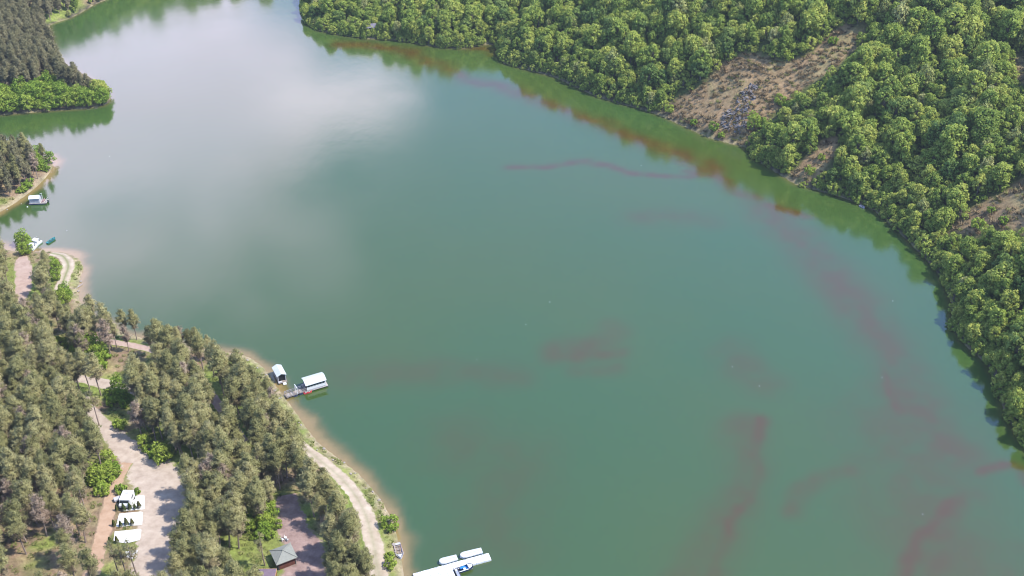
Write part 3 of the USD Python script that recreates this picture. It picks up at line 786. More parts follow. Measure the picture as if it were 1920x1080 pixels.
# bright young broadleaved growth among the pines
for poly, n, cls in [([(142, 630), (160, 640), (215, 690), (205, 700), (170, 690), (150, 660)], 26, 1), ([(196, 745), (232, 735), (246, 762), (205, 770)], 9, 0), ([(192, 868), (222, 862), (214, 905), (178, 945), (152, 945), (170, 905)], 15, 1),
                     ([(462, 975), (500, 962), (522, 990), (508, 1015), (470, 1010)], 14, 0), ([(280, 842), (335, 872), (350, 880), (300, 872), (262, 832)], 9, 0), ([(110, 560), (135, 560), (120, 575), (80, 580)], 7, 0), ([(20, 590), (60, 600), (45, 612), (20, 606)], 3, 0),
                     ([(66, 300), (92, 296), (98, 312), (80, 330), (66, 322)], 14, 0), ([(30, 362), (56, 346), (66, 345), (40, 370)], 6, 0), ([(85, 498), (106, 496), (108, 525), (92, 548), (84, 530)], 8, 0), ([(366, 790), (385, 770), (392, 800), (375, 810)], 4, 0), ([(100, 640), (120, 645), (125, 660), (108, 655)], 3, 0), ([(45, 470), (60, 478), (52, 484), (40, 478)], 3, 0), ([(38, 452), (50, 452), (52, 462), (40, 464)], 3, 1),
                     ([(235, 688), (300, 720), (290, 735), (240, 705)], 5, 0), ([(205, 790), (232, 815), (225, 800)], 2, 0)]:
    g = Polygon(on_ground(poly)).buffer(0)
    b = g.bounds
    c = 0
    while c < n:
        px, py = rng.uniform(b[0], b[2]), rng.uniform(b[1], b[3])
        if g.contains(Point(px, py)):
            c += 1
            trees['bright'].append((px, py, float(height(px, py)) - .15, rng.uniform(0, 2 * PI), rng.uniform(.65, 1.1) * (1.0 if cls else .8), -1 - rng.choice(3)))

cls_paths = {'pine': PINES, 'broad': BROADS, 'under': SHRUBS, 'bright': BROADS}


def zone_pine(u, v, d):
    if v < 215: return 'on the farthest left point'
    if v < 425: return 'on the point by the moored hut'
    if v < 585: return 'around the twin-track headland'
    if u < 235 and v > 800: return 'left of the parking ground'
    if 250 < u and v > 830 and u < 520: return 'between parking ground and pavilion'
    if u >= 520 and v > 830: return 'between pavilion and shore road'
    if d < 26 and u < 430: return 'in the shoreline belt by the headland'
    if d < 26: return 'in the belt behind the boathouses'
    if u < 170: return 'in the wood at the left edge'
    return 'in the wood uphill of the boathouses'


def zone_broad(u, v):
    if u < 300: return 'on the farthest left point'
    if v < 110 and u < 960: return 'on the far hooked point'
    if u < 1260 and v < 330: return 'left of the big bare slope'
    if v > 560: return 'at the right edge by the inlet'
    if v > 420: return 'below the right bare patch'
    if u < 1540 and v > 230: return 'right of the big bare slope'
    if v > 260: return 'above the right bare patch'
    return 'above the big bare slope'


ORD = ['', 'second ', 'third ', 'fourth ', 'fifth ', 'sixth ', 'seventh ', 'eighth ']


def single_out(found):
    """found: rows (base label, u, v); returns a label for each that tells it from its look-alikes nearby by its place among them."""
    out, sets = [None] * len(found), {}
    for i, (b_, u_, v_) in enumerate(found):
        sets.setdefault(b_, []).append(i)
    for b_, ii in sets.items():
        if len(ii) == 1:
            out[ii[0]] = b_
            continue
        ii.sort(key=lambda i: found[i][2])
        bands = max(1, -(-len(ii) // 14))
        nm = [['']] + [['upper band', 'lower band'], ['upper band', 'middle band', 'lower band'], ['top band', 'upper band', 'lower band', 'bottom band'], ['top band', 'upper band', 'middle band', 'lower band', 'bottom band']]
        for bi, chunk in enumerate(np.array_split(ii, bands)):
            chunk = sorted(chunk, key=lambda i: found[i][1])
            n_ = len(chunk)
            for k_, i in enumerate(chunk):
                side, o = ('left', k_) if k_ < n_ / 2 else ('right', n_ - 1 - k_)
                w_ = f'{side}most' if o == 0 else f'{ORD[o]}from {side}'
                if n_ % 2 and k_ == n_ // 2 and n_ > 2:
                    w_ = 'middle one'
                out[i] = b_ + (f', {nm[bands - 1][bi]}' if bands > 1 else '') + (f', {w_}' if n_ > 1 else '')
    return out


from collections import defaultdict


def stature(r):
    return .82 + .42 * abs(math.sin(float(r[0]) * 12.9 + float(r[1]) * 7.3))


def individuals(rows, limit, namef):
    a = np.array([r[:3] for r in rows])
    u, v, dep = proj(a + [0, 0, 5])
    vis_ = (u > 2) & (u < 1918) & (v > 2) & (v < 1078)
    order = [i for i in np.argsort(dep) if vis_[i]][:limit]
    return order, [i for i in range(len(rows)) if i not in set(order)]


def place(name, label, cat, group, model, r):
    x = UsdGeom.Xform.Define(stage, numbered('/World', name))
    x.AddTranslateOp().Set(Gf.Vec3d(float(r[0]), float(r[1]), float(r[2])))
    x.AddRotateZOp().Set(math.degrees(r[3]))
    x.AddScaleOp().Set(Gf.Vec3f(float(r[4]), float(r[4]), float(r[4] * (stature(r) if 'pine' not in name and 'conifer' not in name else 1))))
    p = x.GetPrim()
    p.GetReferences().AddInternalReference(model)
    p.SetInstanceable(True)
    return tag(p, label, cat, group)


def instancer(name, label, rows, paths):
    if not rows:
        return
    pi = UsdGeom.PointInstancer.Define(stage, f'/World/{name}')
    rel = pi.CreatePrototypesRel()
    for i, m in enumerate(paths):
        q = UsdGeom.Xform.Define(stage, f'/World/{name}/model_{i}')
        q.GetPrim().GetReferences().AddInternalReference(m)
        rel.AddTarget(q.GetPath())
    a = np.array(rows, float)
    pi.CreateProtoIndicesAttr(Vt.IntArray.FromNumpy(a[:, 5].astype(np.int32)))
    pi.CreatePositionsAttr(Vt.Vec3fArray.FromNumpy(a[:, :3].astype(np.float32)))
    sc3 = np.repeat(a[:, 4:5], 3, 1)
    if 'pine' not in name:
        sc3[:, 2] *= [stature(r) for r in rows]
    pi.CreateScalesAttr(Vt.Vec3fArray.FromNumpy(sc3.astype(np.float32)))
    h = a[:, 3] / 2
    pi.CreateOrientationsAttr(Vt.QuathArray([Gf.Quath(float(math.cos(t)), 0, 0, float(math.sin(t))) for t in h]))
    tag(pi.GetPrim(), label, kind='stuff')


def size_word(s, lo, hi):
    return 'small' if s < lo else 'tall' if s > hi else 'mid-height'


def stand(name, cat, rows, zone, look, paths, stuff, stuff_label, gname):
    solo, rest = individuals(rows, 300, None)
    found, groups_ = [], []
    for i in solo:
        r = rows[i]
        u, v, _ = proj(np.array(r[:3]))
        zn = zone(u, v, r)
        found.append((f'{look(r)} {zn}', u, v))
        groups_.append(f'{gname} {zn}')
    for i, lb, gr in zip(solo, single_out(found), groups_):
        place(name, lb, cat, gr, paths[int(rows[i][5])], rows[i])
    instancer(stuff, stuff_label, [rows[i] for i in rest], paths)


stand('pine_tree', 'pine tree', trees['pine'], lambda u, v, r: zone_pine(u, v, float(shore_dist(np.array([r[0]]), np.array([r[1]]))[0])),
      lambda r: f'{size_word(r[4], .82, .97)} {"rusty half-withered" if r[5] == 5 else "slender olive" if r[5] in (2, 3) else "broad olive"} pine', PINES, 'pine_forest', 'farther pine wood on the left banks', 'pines')
stand('broadleaf_tree', 'tree', trees['broad'], lambda u, v, r: zone_broad(u, v), lambda r: f'{size_word(r[4], .65, .9)} {"round green" if r[5] in (2, 3) else "pale thin-leaved" if r[5] == 6 else "dark green" if r[5] == 7 else "upright green"} tree', BROADS, 'broadleaf_forest', 'dense green broadleaved forest covering the far hillside', 'green trees')
instancer('dark_pine_forest', 'dark grey-brown pine wood on the two upper left points', trees['dark'], DARK)
instancer('undergrowth', 'low green scrub between the hillside trees', trees['under'], SHRUBS)
rows = trees['bright']
far = [r for r in rows if r[5] >= 0]
instancer('shore_thicket', 'bright green thicket on the waterside of the farthest point', [(*r[:4], r[4] * 1.2, r[5] % 3) for r in far], BRIGHT)
rows = [r for r in rows if r[5] < 0]
found, groups_ = [], []
for r in rows:
    u, v, _ = proj(np.array(r[:3]))
    zn = ('on the point by the moored hut' if v < 400 else 'by the landing place' if v < 482 and u < 70 else 'along the twin-track headland' if v < 585 else 'behind the shoreline pines' if v < 702 and u < 330 else 'next to the short pale road' if v < 782 and u < 260 else 'left of the reddish path' if u < 226 and v > 840 else
          'under pines right of the gravel' if u < 400 and v > 780 else 'behind the pavilion' if v > 900 else 'beside the pine-wood track')
    w = ('low bright green bush', 'leafy bright green bush', 'bright green young tree')[{-1: 1, -2: 2, -3: 0}[r[5]]]
    found.append((f'{w} {zn}', u, v))
    groups_.append(f'bright green bushes {zn}')
for r, lb, gr in zip(rows, single_out(found), groups_):
    place('young_broadleaf_tree' if r[5] == -2 else 'bush', lb, 'tree' if r[5] == -2 else 'bush', gr, BRIGHT[-1 - r[5]], r)
print({k: len(v) for k, v in trees.items()})

# ------------------------------------------------------------------ boats, floating houses, buildings, vehicles
white = plain('white_paint', (.52, .525, .52), .45, .06, 1.5)
offwhite = plain('weathered_white', (.37, .36, .38), .6, .12, 2.0)
sheet = plain('white_sheet_roof', (.42, .445, .44), .5, .08, 1.2)
lilac = plain('grey_lilac_board', (.24, .225, .27), .65, .12, 2.0)
greyroof = plain('grey_shingle', (.19, .195, .175), .8, .12, 2.2)
plank = plain('worn_plank', (.19, .155, .13), .85, .3, 3.0)
plank2 = plain('bleached_plank', (.29, .255, .23), .85, .25, 3.0)
darkw = plain('dark_timber', (.045, .038, .034), .8, .25, 2.0)
navy = plain('navy_float', (.020, .030, .065), .5, .15, 2.0)
black = plain('dark_opening', (.012, .012, .015), .6, .1, 2.0)
glassy = plain('dark_glass', (.02, .026, .032), .08, .1, 1.0, spec=.8)
redp = plain('red_paint', (.50, .045, .05), .5, .1, 2.0)
bluep = plain('blue_paint', (.02, .16, .48), .4, .1, 2.0)
teal = plain('teal_paint', (.02, .16, .17), .5, .15, 2.0)
brick = plain('red_brick_wall', (.11, .038, .026), .85, .3, 3.0)
mauve = plain('mauve_roof', (.135, .095, .125), .75, .15, 2.0)
timber = plain('warm_timber', (.36, .21, .11), .75, .25, 3.0)
pinkp = plain('faded_pink', (.32, .20, .19), .7, .15, 2.0)
rubber = plain('tyre_rubber', (.02, .02, .02), .85, .1, 3.0)
metal = plain('bare_metal', (.42, .43, .45), .4, .1, 2.0, .6)
carblue = plain('car_blue', (.05, .16, .36), .25, .05, 2.0, spec=.6)
cardark = plain('car_dark', (.018, .020, .026), .25, .05, 2.0, spec=.6)
bay_m = track_mat('white_gravel', (.42, .41, .39), (.54, .53, .51))
stone_m = plain('pale_stone', (.23, .20, .175), .85, .3, 2.0)
rock_m = plain('grey_rock', (.120, .108, .108), .9, .45, 1.6)
thuja_m = leaf_mat('conifer_shrub', (.035, .060, .014), (.07, .10, .022), (.13, .12, .03), .2)


def line(a, b, z=0.0):
    """Ground segment between two photograph positions: start, direction angle, length."""
    p, q = at(*a, z), at(*b, z)
    d = q - p
    return p, math.atan2(d[1], d[0]), float(np.linalg.norm(d[:2]))


def gable(L, W, h, eave=0.0, t=.09):
    """Two roof planes over a ridge along x, with their thickness; base of the eaves at z = 0."""
    y, x = W / 2 + eave, L / 2
    sec = [(-y, 0), (0, h), (y, 0), (y - .02, -t), (0, h - t), (-y + .02, -t)]
    m = trimesh.creation.extrude_polygon(Polygon(sec), L, engine='earcut')
    m.apply_translation((0, 0, -x))
    m.apply_transform(np.array([[0, 0, 1, 0], [1, 0, 0, 0], [0, 1, 0, 0], [0, 0, 0, 1.0]]))
    return m


def hull(L, W, H, bow=.34, wall=.07, n=9, open_=True, rise=.18):
    """A small boat along x with its bow at +x, hollow when open."""
    xs = np.linspace(-L / 2, L / 2, 2 * n)
    t = (xs + L / 2) / L
    half = W / 2 * np.where(t < 1 - bow, .86 + .14 * np.sin(np.clip(t / (1 - bow), 0, 1) * PI / 2), np.sqrt(np.maximum(1 - ((t - 1 + bow) / bow) ** 2, 0.0012)))
    top = H + rise * np.clip(t - .55, 0, 1) ** 2 * 4
    rows_ = []
    for x_, hw, tz in zip(xs, half, top):
        iw = max(hw - wall, hw * .4)
        rows_.append([(x_, -hw * .62, -.12), (x_, -hw, tz), (x_, -iw, tz), (x_, -iw * .7, .10 if open_ else tz), (x_, iw * .7, .10 if open_ else tz), (x_, iw, tz), (x_, hw, tz), (x_, hw * .62, -.12)])
    v = np.array(rows_).reshape(-1, 3)
    f = []
    m_ = 8
    for i in range(len(xs) - 1):
        for j in range(m_):
            a, b = i * m_ + j, i * m_ + (j + 1) % m_
            f += [[a, b, b + m_], [a, b + m_, a + m_]]
    for j in range(1, m_ - 1):
        f += [[0, j, j + 1], [(len(xs) - 1) * m_, (len(xs) - 1) * m_ + j + 1, (len(xs) - 1) * m_ + j]]
    m = trimesh.Trimesh(v, np.array(f), process=False)
    m.fix_normals()
    return m


# --- large white floating boathouse with its gangway
p, ang, L = line((574, 737), (614, 725))
c = p + np.array([math.cos(ang), math.sin(ang), 0]) * L / 2 + np.array([-math.sin(ang), math.cos(ang), 0]) * 1.5
t = thing('boathouse', 'larger white floating boathouse at the end of the gangway', 'boathouse', (c[0], c[1], 0), ang)
L, W = L * .88, 2.8
part(t, 'float', cat_mesh([box(L + .9, .8, .5, (0, s * W * .36, .05)) for s in (-1, 1)]), navy)
part(t, 'deck', box(L + 1.0, W + .5, .1, (0, 0, .36)), plank2)
for s, nm in ((-1, 'front'), (1, 'back')):
    part(t, 'wall', box(L, .08, .95, (0, s * W / 2, .885)), white)
    wb = part(t, 'window_band', box(L - .5, .05, .55, (-.1, s * W / 2, 1.64)), glassy)
    for k in range(7):
        part(wb, 'mullion', box(.09, .10, .55, (-L / 2 + .12 + k * (L - .24) / 6, s * W / 2, 1.64)), white)
    part(t, 'header', box(L, .09, .22, (0, s * W / 2, 2.03)), white)
part(t, 'end_wall', box(.08, W - .1, 1.78, (L / 2 - .05, 0, 1.3)), white)
part(t, 'end_wall', box(.08, W * .34, 1.78, (-L / 2 + .05, W * .3, 1.3)), lilac)
part(t, 'doorway', box(.05, W * .5, 1.7, (-L / 2 + .12, -W * .2, 1.26)), black)
rf = gable(L + .5, W, .62, .32)
rf.apply_translation((0, 0, 2.22))
rp_ = part(t, 'roof', rf, sheet)
for k in range(9):
    part(rp_, 'roof_rib', cat_mesh([box(.05, W / 2 + .36, .04, (-L / 2 + k * L / 8, s * (W / 4 + .12), 2.53), rx=-s * math.atan2(.62, W / 2 + .32)) for s in (-1, 1)]), sheet)
part(t, 'rail', cat_mesh([box(L, .05, .05, (0, -W / 2 - .22, .95))] + [box(.05, .05, .6, (-L / 2 + k * L / 6, -W / 2 - .22, .66)) for k in range(7)]), white)
p, ang, Lg = line((536, 746), (573, 733))
t = thing('gangway', 'plank gangway with red-edged rails reaching the larger boathouse', 'gangway', (p[0], p[1], 0), ang)
for k in range(int(Lg / .34)):
    part(t, 'plank', box(.29, 1.5, .06, (.17 + k * .34, 0, .5 + .012 * ((k * 7) % 3))), plank2 if k % 3 else plank)
for s in (-1, 1):
    part(t, 'rail', cat_mesh([box(Lg, .06, .06, (Lg / 2, s * .76, 1.3)), box(Lg, .05, .05, (Lg / 2, s * .76, .9))] + [box(.07, .07, 1.0, (.1 + k * (Lg - .2) / 6, s * .76, .82)) for k in range(7)]), lilac if s > 0 else plank2)
part(t, 'beam', cat_mesh([box(Lg, .12, .16, (Lg / 2, s * .55, .37)) for s in (-1, 1)]), darkw)
part(t, 'gate', cat_mesh([box(.12, .14, 1.9, (Lg * .55, .72, 1.4)), box(.12, .14, 1.9, (Lg * .55, -.72, 1.4)), box(.14, 1.6, .3, (Lg * .55, 0, 2.3))]), white)
part(t, 'float', cat_mesh([box(.9, 1.7, .4, (Lg * f, 0, .12)) for f in (.45, .72, .95)]), navy)
p2, ang2, L2 = line((571, 739), (584, 735))
t = thing('canoe', 'slim red boat lying along the gangway beside the larger boathouse', 'boat', ((p2 + (at(584, 735) - p2) / 2)[0], ((p2 + at(584, 735)) / 2)[1], .05), ang2)
part(t, 'hull', hull(L2 * 1.15, .62, .3, .5), redp)
part(t, 'seat', cat_mesh([box(.25, .5, .04, (x_, 0, .27)) for x_ in (-.5, .4)]), plank2)

# --- small grey-white boathouse close to the bank
a, b = at(516, 700), at(528, 722)
ang = math.atan2(b[1] - a[1], b[0] - a[0])
L, W = 3.7, 1.9
c = (a + b) / 2 + [.35, .4, 0]
t = thing('boathouse', 'smaller grey-white floating boathouse close to the grassy bank', 'boathouse', (c[0], c[1], 0), ang)
part(t, 'float', cat_mesh([box(L + .4, .6, .5, (0, s * W * .34, .05)) for s in (-1, 1)]), navy)
part(t, 'deck', box(L + .9, W + .2, .1, (.2, 0, .36)), plank)
for s in (-1, 1):
    part(t, 'wall', box(L, .08, 1.75, (0, s * W / 2, 1.285)), lilac if s > 0 else offwhite)
    part(t, 'window', box(L * .4, .05, .5, (0, s * (W / 2 + .03), 1.5)), glassy)
part(t, 'end_wall', box(.08, W - .1, 1.75, (-L / 2, 0, 1.285)), lilac)
part(t, 'doorway', box(.05, W - .5, 1.5, (L / 2 - .25, 0, 1.16)), black)
part(t, 'front_post', cat_mesh([box(.12, .12, 1.75, (L / 2, s * (W / 2 - .06), 1.285)) for s in (-1, 1)]), offwhite)
rf = gable(L + .5, W, .55, .22)
rf.apply_translation((0, 0, 2.2))
part(t, 'roof', rf, sheet)
part(t, 'step', cat_mesh([box(.3, .8, .12, (L / 2 + .55 + k * .3, .3, .34 - k * .1)) for k in range(3)]), white)
part(t, 'bench', box(.4, .9, .3, (L / 2 + .35, -.6, .56)), offwhite)

# --- white floating hut in the upper cove
p, ang, L = line((55, 385), (77, 384))
c = p + np.array([math.cos(ang), math.sin(ang), 0]) * L / 2 + np.array([-math.sin(ang), math.cos(ang), 0]) * 1.3
t = thing('floating_hut', 'white floating hut with a little slide moored at the upper left point', 'houseboat', (c[0], c[1], 0), ang)
W, L = 2.2, L * .85
part(t, 'float', cat_mesh([box(L + 1.8, .75, .55, (.5, s * .85, .1)) for s in (-1, 1)]), navy)
part(t, 'deck', box(L + 2.3, W + .3, .1, (.8, 0, .42)), plank2)
for s in (-1, 1):
    part(t, 'wall', box(L, .08, 1.6, (0, s * W / 2, 1.27)), offwhite if s < 0 else lilac)
part(t, 'window', box(L * .7, .05, .35, (0, -W / 2 - .03, 1.35)), lilac)
part(t, 'end_wall', cat_mesh([box(.08, W - .1, 1.6, (s * (L / 2 - .04), 0, 1.27)) for s in (-1, 1)]), offwhite)
rf = gable(L + .3, W, .5, .2)
rf.apply_translation((0, 0, 2.1))
part(t, 'roof', rf, sheet)
part(t, 'slide', cat_mesh([box(2.2, .6, .08, (L / 2 + .1, 1.1, 2.6), rz=2.1, ry=.5), box(.08, .08, 1.8, (L / 2 + .3, .9, 1.35)), box(.08, .08, 1.8, (L / 2 + .3, 1.2, 1.35))]), white)
part(t, 'chair', cat_mesh([box(.55, .55, .4, (L / 2 + .7, -.5, .67)), box(.1, .55, .8, (L / 2 + .95, -.5, .9)), box(.55, .55, .4, (L / 2 + .75, .5, .67)), box(.1, .55, .8, (L / 2 + 1.0, .5, .9))]), pinkp)
part(t, 'rail', cat_mesh([box(.06, W, .06, (L / 2 + 1.85, 0, 1.2))] + [box(.06, .06, .8, (L / 2 + 1.85, y_, .86)) for y_ in (-1.2, 0, 1.2)]), offwhite)
part(t, 'motor', cat_mesh([box(.35, .3, .6, (L / 2 + 2.1, 0, .5)), box(.15, .15, .6, (L / 2 + 2.15, 0, .1))]), cardark)


def buoy(u, v, r, label, mat, group=None):
    q = at(u, v)
    t = thing('buoy', label, 'buoy', (q[0], q[1], 0), 0, group)
    m = trimesh.creation.icosphere(2, r)
    m.apply_scale((1, 1, .85))
    m.apply_translation((0, 0, r * .4))
    part(t, 'float', m, mat, True)
    part(t, 'eye', tube([(0, 0, r * 1.1), (0, 0, r * 1.5)], r * .16, 6), metal)


buoy(51.5, 388.5, .22, 'round white buoy beside the moored white hut', white)
for u, v, tx in ((205, 293, 'white float alone in the open upper left water'), (69, 444, 'white float just above the two white pedal catamarans'), (25, 446, 'white float near the left picture edge by the landing place'), (125.5, 433, 'white float out from the teal rowing boat'),
                 (1031, 566.5, 'white float in the middle of the lake'), (986, 609, 'white float a little left below the mid-lake one'), (894, 674, 'faint white float left of the mid-lake algae patch'), (1373, 688, 'white float at the algae patch right of the middle'),
                 (1424, 724, 'white float just above the long lower algae streak'), (1674, 564.5, 'white float near the right bank above the broad red haze'), (1654, 708, 'white float on the thin red streak at the right'), (1730, 964.5, 'white float on the reddish water at the lower right'), (801, 128, 'white float off the far hooked point'), (1202, 310, 'white float above the thin pink streak')):
    buoy(u, v, .10, tx, offwhite)


def rowboat(name, a, b, W, label, hm, im, H=.5, seats=3, deck=False):
    """A boat from stern a to bow b."""
    p, q = at(*a), at(*b)
    d = q - p
    L = float(np.linalg.norm(d[:2]))
    t = thing(name, label, 'boat', ((p + q) / 2)[:2].tolist() + [0.02], math.atan2(d[1], d[0]))
    part(t, 'hull', hull(L, W, H, .36), hm)
    part(t, 'floor', prism([(-L * .44, -W * .3), (L * .2, -W * .32), (L * .38, 0), (L * .2, W * .32), (-L * .44, W * .3)], .11, .15), im)
    for k in range(seats):
        part(t, 'seat', box(.28, W * .8, .05, (-L * .3 + k * L * .24, 0, H * .72)), im)
    part(t, 'stern_bench', box(.5, W * .82, .06, (-L * .44, 0, H * .8)), hm)
    part(t, 'foredeck', prism([(L * .27, -W * .36), (L * .46, -.06), (L * .46, .06), (L * .27, W * .36)], H * .98, H * 1.04), hm)
    return t, L


t, L = rowboat('rowing_boat', (744, 1021), (751.5, 1049), 1.55, 'white rowing boat with a wooden inside by the sandy shore', offwhite, plank, .5, 3)
for s in (-1, 1):
    part(t, 'gunwale', box(L * .55, .06, .05, (-L * .1, s * .70, .54)), pinkp)
    part(t, 'oar', tube([(-1.1, s * .45, .5), (.9, s * .3, .55)], .035, 5), timber)
rowboat('rowing_boat', (88.5, 457.5), (103.5, 447.5), 1.0, 'narrow teal rowing boat off the landing place', teal, darkw, .42, 2)
rowboat('rowing_boat', (1612, 386.5), (1621, 391), .9, 'tiny pale boat under the dark right bank', lilac, plank, .4, 2)


def pedal_boat(a, b, W, label):
    p, q = at(*a), at(*b)
    d = q - p
    L = float(np.linalg.norm(d[:2]))
    t = thing('pedal_boat', label, 'pedal boat', ((p + q) / 2)[:2].tolist() + [0], math.atan2(d[1], d[0]))
    for s in (-1, 1):
        h_ = hull(L, W * .36, .42, .3, open_=False)
        h_.apply_translation((0, s * W * .31, 0))
        part(t, 'pontoon', h_, white)
    part(t, 'cockpit', box(L * .62, W * .56, .22, (-L * .12, 0, .52), bevel=.08), white)
    for s in (-1, 1):
        part(t, 'seat', cat_mesh([box(.5, .5, .12, (-L * .12, s * W * .2, .68), bevel=.04), box(.12, .5, .5, (-L * .12 - .28, s * W * .2, .9), bevel=.04)]), white)
    part(t, 'canopy', box(L * .5, W * .8, .07, (-L * .14, 0, 1.75), bevel=.03), white)
    part(t, 'canopy_frame', cat_mesh([box(.05, .05, 1.1, (x_ * L, s * W * .36, 1.2)) for x_ in (-.34, .06) for s in (-1, 1)]), metal)
    return t


pedal_boat((57.5, 471), (67, 461), 1.7, 'white pedal catamaran nearest the bank at the landing place')
pedal_boat((64, 462), (76, 452.5), 2.0, 'white pedal catamaran farther out at the landing place')
q = at(54, 461)
t = thing('dinghy', 'small pink dinghy beside the white pedal catamarans', 'boat', (q[0], q[1], 0), 1.2)
part(t, 'hull', hull(2.1, 1.1, .45, .4), pinkp)
part(t, 'seat', box(.25, .8, .05, (-.2, 0, .34)), plank2)
p, ang, Lg = line((36, 474), (60, 471))
t = thing('jetty', 'dark wooden landing stage at the upper left bank', 'jetty', (p[0], p[1], 0), ang)
for k in range(int(Lg / .45)):
    part(t, 'plank', box(.38, 1.2, .07, (.2 + k * .45, 0, .42 + .01 * (k % 3))), darkw)
part(t, 'pile', cat_mesh([tube([(x_, y_, -1), (x_, y_, .75)], .09, 6) for x_ in (.3, Lg * .5, Lg - .3) for y_ in (-.6, .6)]), darkw)

# --- long white floating dock with two boats moored above it and a motorboat below
q0, q1 = at(774, 1078.5), at(916, 1039.5)
d = (q1 - q0)[:2]
ang = math.atan2(d[1], d[0])
ex, ey = np.array([math.cos(ang), math.sin(ang)]), np.array([-math.sin(ang), math.cos(ang)])
LD = float(np.linalg.norm(d))
t = thing('floating_dock', 'long white floating dock at the bottom edge', 'dock', (q0[0], q0[1], 0), ang)
wd_ = 1.75
n = int(LD / 1.5)
for k in range(n):
    part(t, 'pontoon', box(LD / n - .04, wd_, .55, ((k + .5) * LD / n, -wd_ / 2, .20 + .008 * (k % 2)), bevel=.05), white)
for k in range(9):
    for j in range(3):
        part(t, 'pontoon', box(1.28, 1.46, .55, (-3.6 + k * 1.32, -wd_ - .77 - j * 1.5, .2 + .006 * ((k + j) % 2)), bevel=.05), white)
for k in range(8):
    part(t, 'cleat', box(.22, .10, .12, ((k + .5) * LD / 8, -.15, .53)), metal)
pedal = []
for (a, b), W, tx in ((((858, 1049.5), (824, 1058.5)), 1.6, 'white covered boat moored nearer the shore on the floating dock'), (((904.5, 1036.5), (863, 1047.0)), 1.6, 'white covered boat moored at the outer end of the floating dock')):
    p, q = at(*a), at(*b)
    dd = q - p
    L = float(np.linalg.norm(dd[:2]))
    mid = (p + q)[:2] / 2 + ey * .15
    t = thing('covered_boat', tx, 'boat', (*mid, 0.02), math.atan2(dd[1], dd[0]))
    part(t, 'hull', hull(L, W, .55, .3), white)
    cv = hull(L * .97, W * .93, .18, .3, open_=False)
    v_ = cv.vertices.copy()
    v_[:, 2] = np.where(v_[:, 2] > 0.05, .60 + .16 * (1 - (v_[:, 1] / (W * .5)) ** 2), .5)
    part(t, 'cover', trimesh.Trimesh(v_, cv.faces, process=False), sheet)
    part(t, 'ridge_pole', box(L * .7, .06, .06, (-.2, 0, .80)), sheet)
p, q = at(856, 1073.5), at(887, 1063.5)
dd = q - p
L = float(np.linalg.norm(dd[:2]))
t = thing('motorboat', 'blue and white motorboat moored below the floating dock', 'motorboat', ((p + q) / 2)[:2].tolist() + [0.02], math.atan2(dd[1], dd[0]))
part(t, 'hull', hull(L, 1.45, .62, .36), navy)
part(t, 'rim', cat_mesh([box(L * .62, .14, .06, (-L * .14, s * .64, .66)) for s in (-1, 1)]), white)
part(t, 'foredeck', prism([(L * .2, -.58), (L * .38, -.34), (L * .47, 0), (L * .38, .34), (L * .2, .58)], .64, .72), white)
part(t, 'seat', cat_mesh([box(L * .42, .42, .3, (-L * .05, .28, .5), bevel=.05), box(.5, .9, .3, (L * .12, 0, .5), bevel=.05)]), bluep)
part(t, 'console', box(.5, .5, .55, (-L * .05, -.35, .55), bevel=.05), white)
part(t, 'windscreen', box(.06, 1.0, .35, (L * .18, 0, .88), ry=-.5), glassy)
part(t, 'motor', box(.4, .36, .75, (-L * .5 - .12, 0, .5), bevel=.08), white)
p, ang, Lg = line((851, 1071.5), (856, 1082))
t = thing('ramp', 'grey metal ramp joining the floating dock beside the motorboat', 'ramp', (p[0], p[1], 0), ang)
part(t, 'tread', box(Lg + 1.5, .7, .08, (Lg / 2 + .75, .35, .64)), metal)
part(t, 'side_rail', cat_mesh([box(Lg + 1.5, .07, .25, (Lg / 2 + .75, y_, .72)) for y_ in (0, .7)]), darkw)

# --- pavilion and shed
g = ground(534, 1053)
t = thing('pavilion', 'square brick pavilion under a grey hipped roof', 'pavilion', (g[0], g[1], g[2]), .50)
S = 3.6
hz = 2.05
planes_ = []
ap = np.array([[0, 0, hz + 1.0]])
e = S / 2 + .3
cs = np.array([[-e, -e, hz], [e, -e, hz], [e, e, hz], [-e, e, hz]])
for k in range(4):
    a, b = cs[k], cs[(k + 1) % 4]
    th = np.array([0, 0, -.12])
    v = np.array([a, b, ap[0], a + th, b + th, ap[0] + th])
    planes_.append(part(t, 'roof_plane', trimesh.Trimesh(v, [[0, 1, 2], [3, 5, 4], [0, 3, 4], [0, 4, 1], [1, 4, 5], [1, 5, 2], [2, 5, 3], [2, 3, 0]], process=False), greyroof))
for k in range(4):
    part(planes_[k], 'hip_cap', tube([cs[k] + [0, 0, .05], ap[0] + [0, 0, .05]], .09, 5), greyroof)
    s = S - .3
    ry_ = k * PI / 2
    m = box(s, .18, 1.0, (0, -s / 2, .5))
    m.apply_transform(trimesh.transformations.rotation_matrix(ry_, [0, 0, 1]))
    part(t, 'wall', m, brick)
    m = box(.2, .2, hz, (-s / 2, -s / 2, hz / 2))
    m.apply_transform(trimesh.transformations.rotation_matrix(ry_, [0, 0, 1]))
    part(t, 'post', m, darkw)
    m = box(s - .2, .1, hz - 1.2, (0, -s / 2 + .02, 1.0 + (hz - 1.2) / 2))
    m.apply_transform(trimesh.transformations.rotation_matrix(ry_, [0, 0, 1]))
    part(t, 'panel', m, brick if k < 2 else darkw)
part(t, 'finial', trimesh.creation.icosphere(1, .16).apply_translation(ap[0] + [0, 0, .1]), greyroof)
part(t, 'floor', box(S + .1, S + .1, .1, (0, 0, .05)), plank)
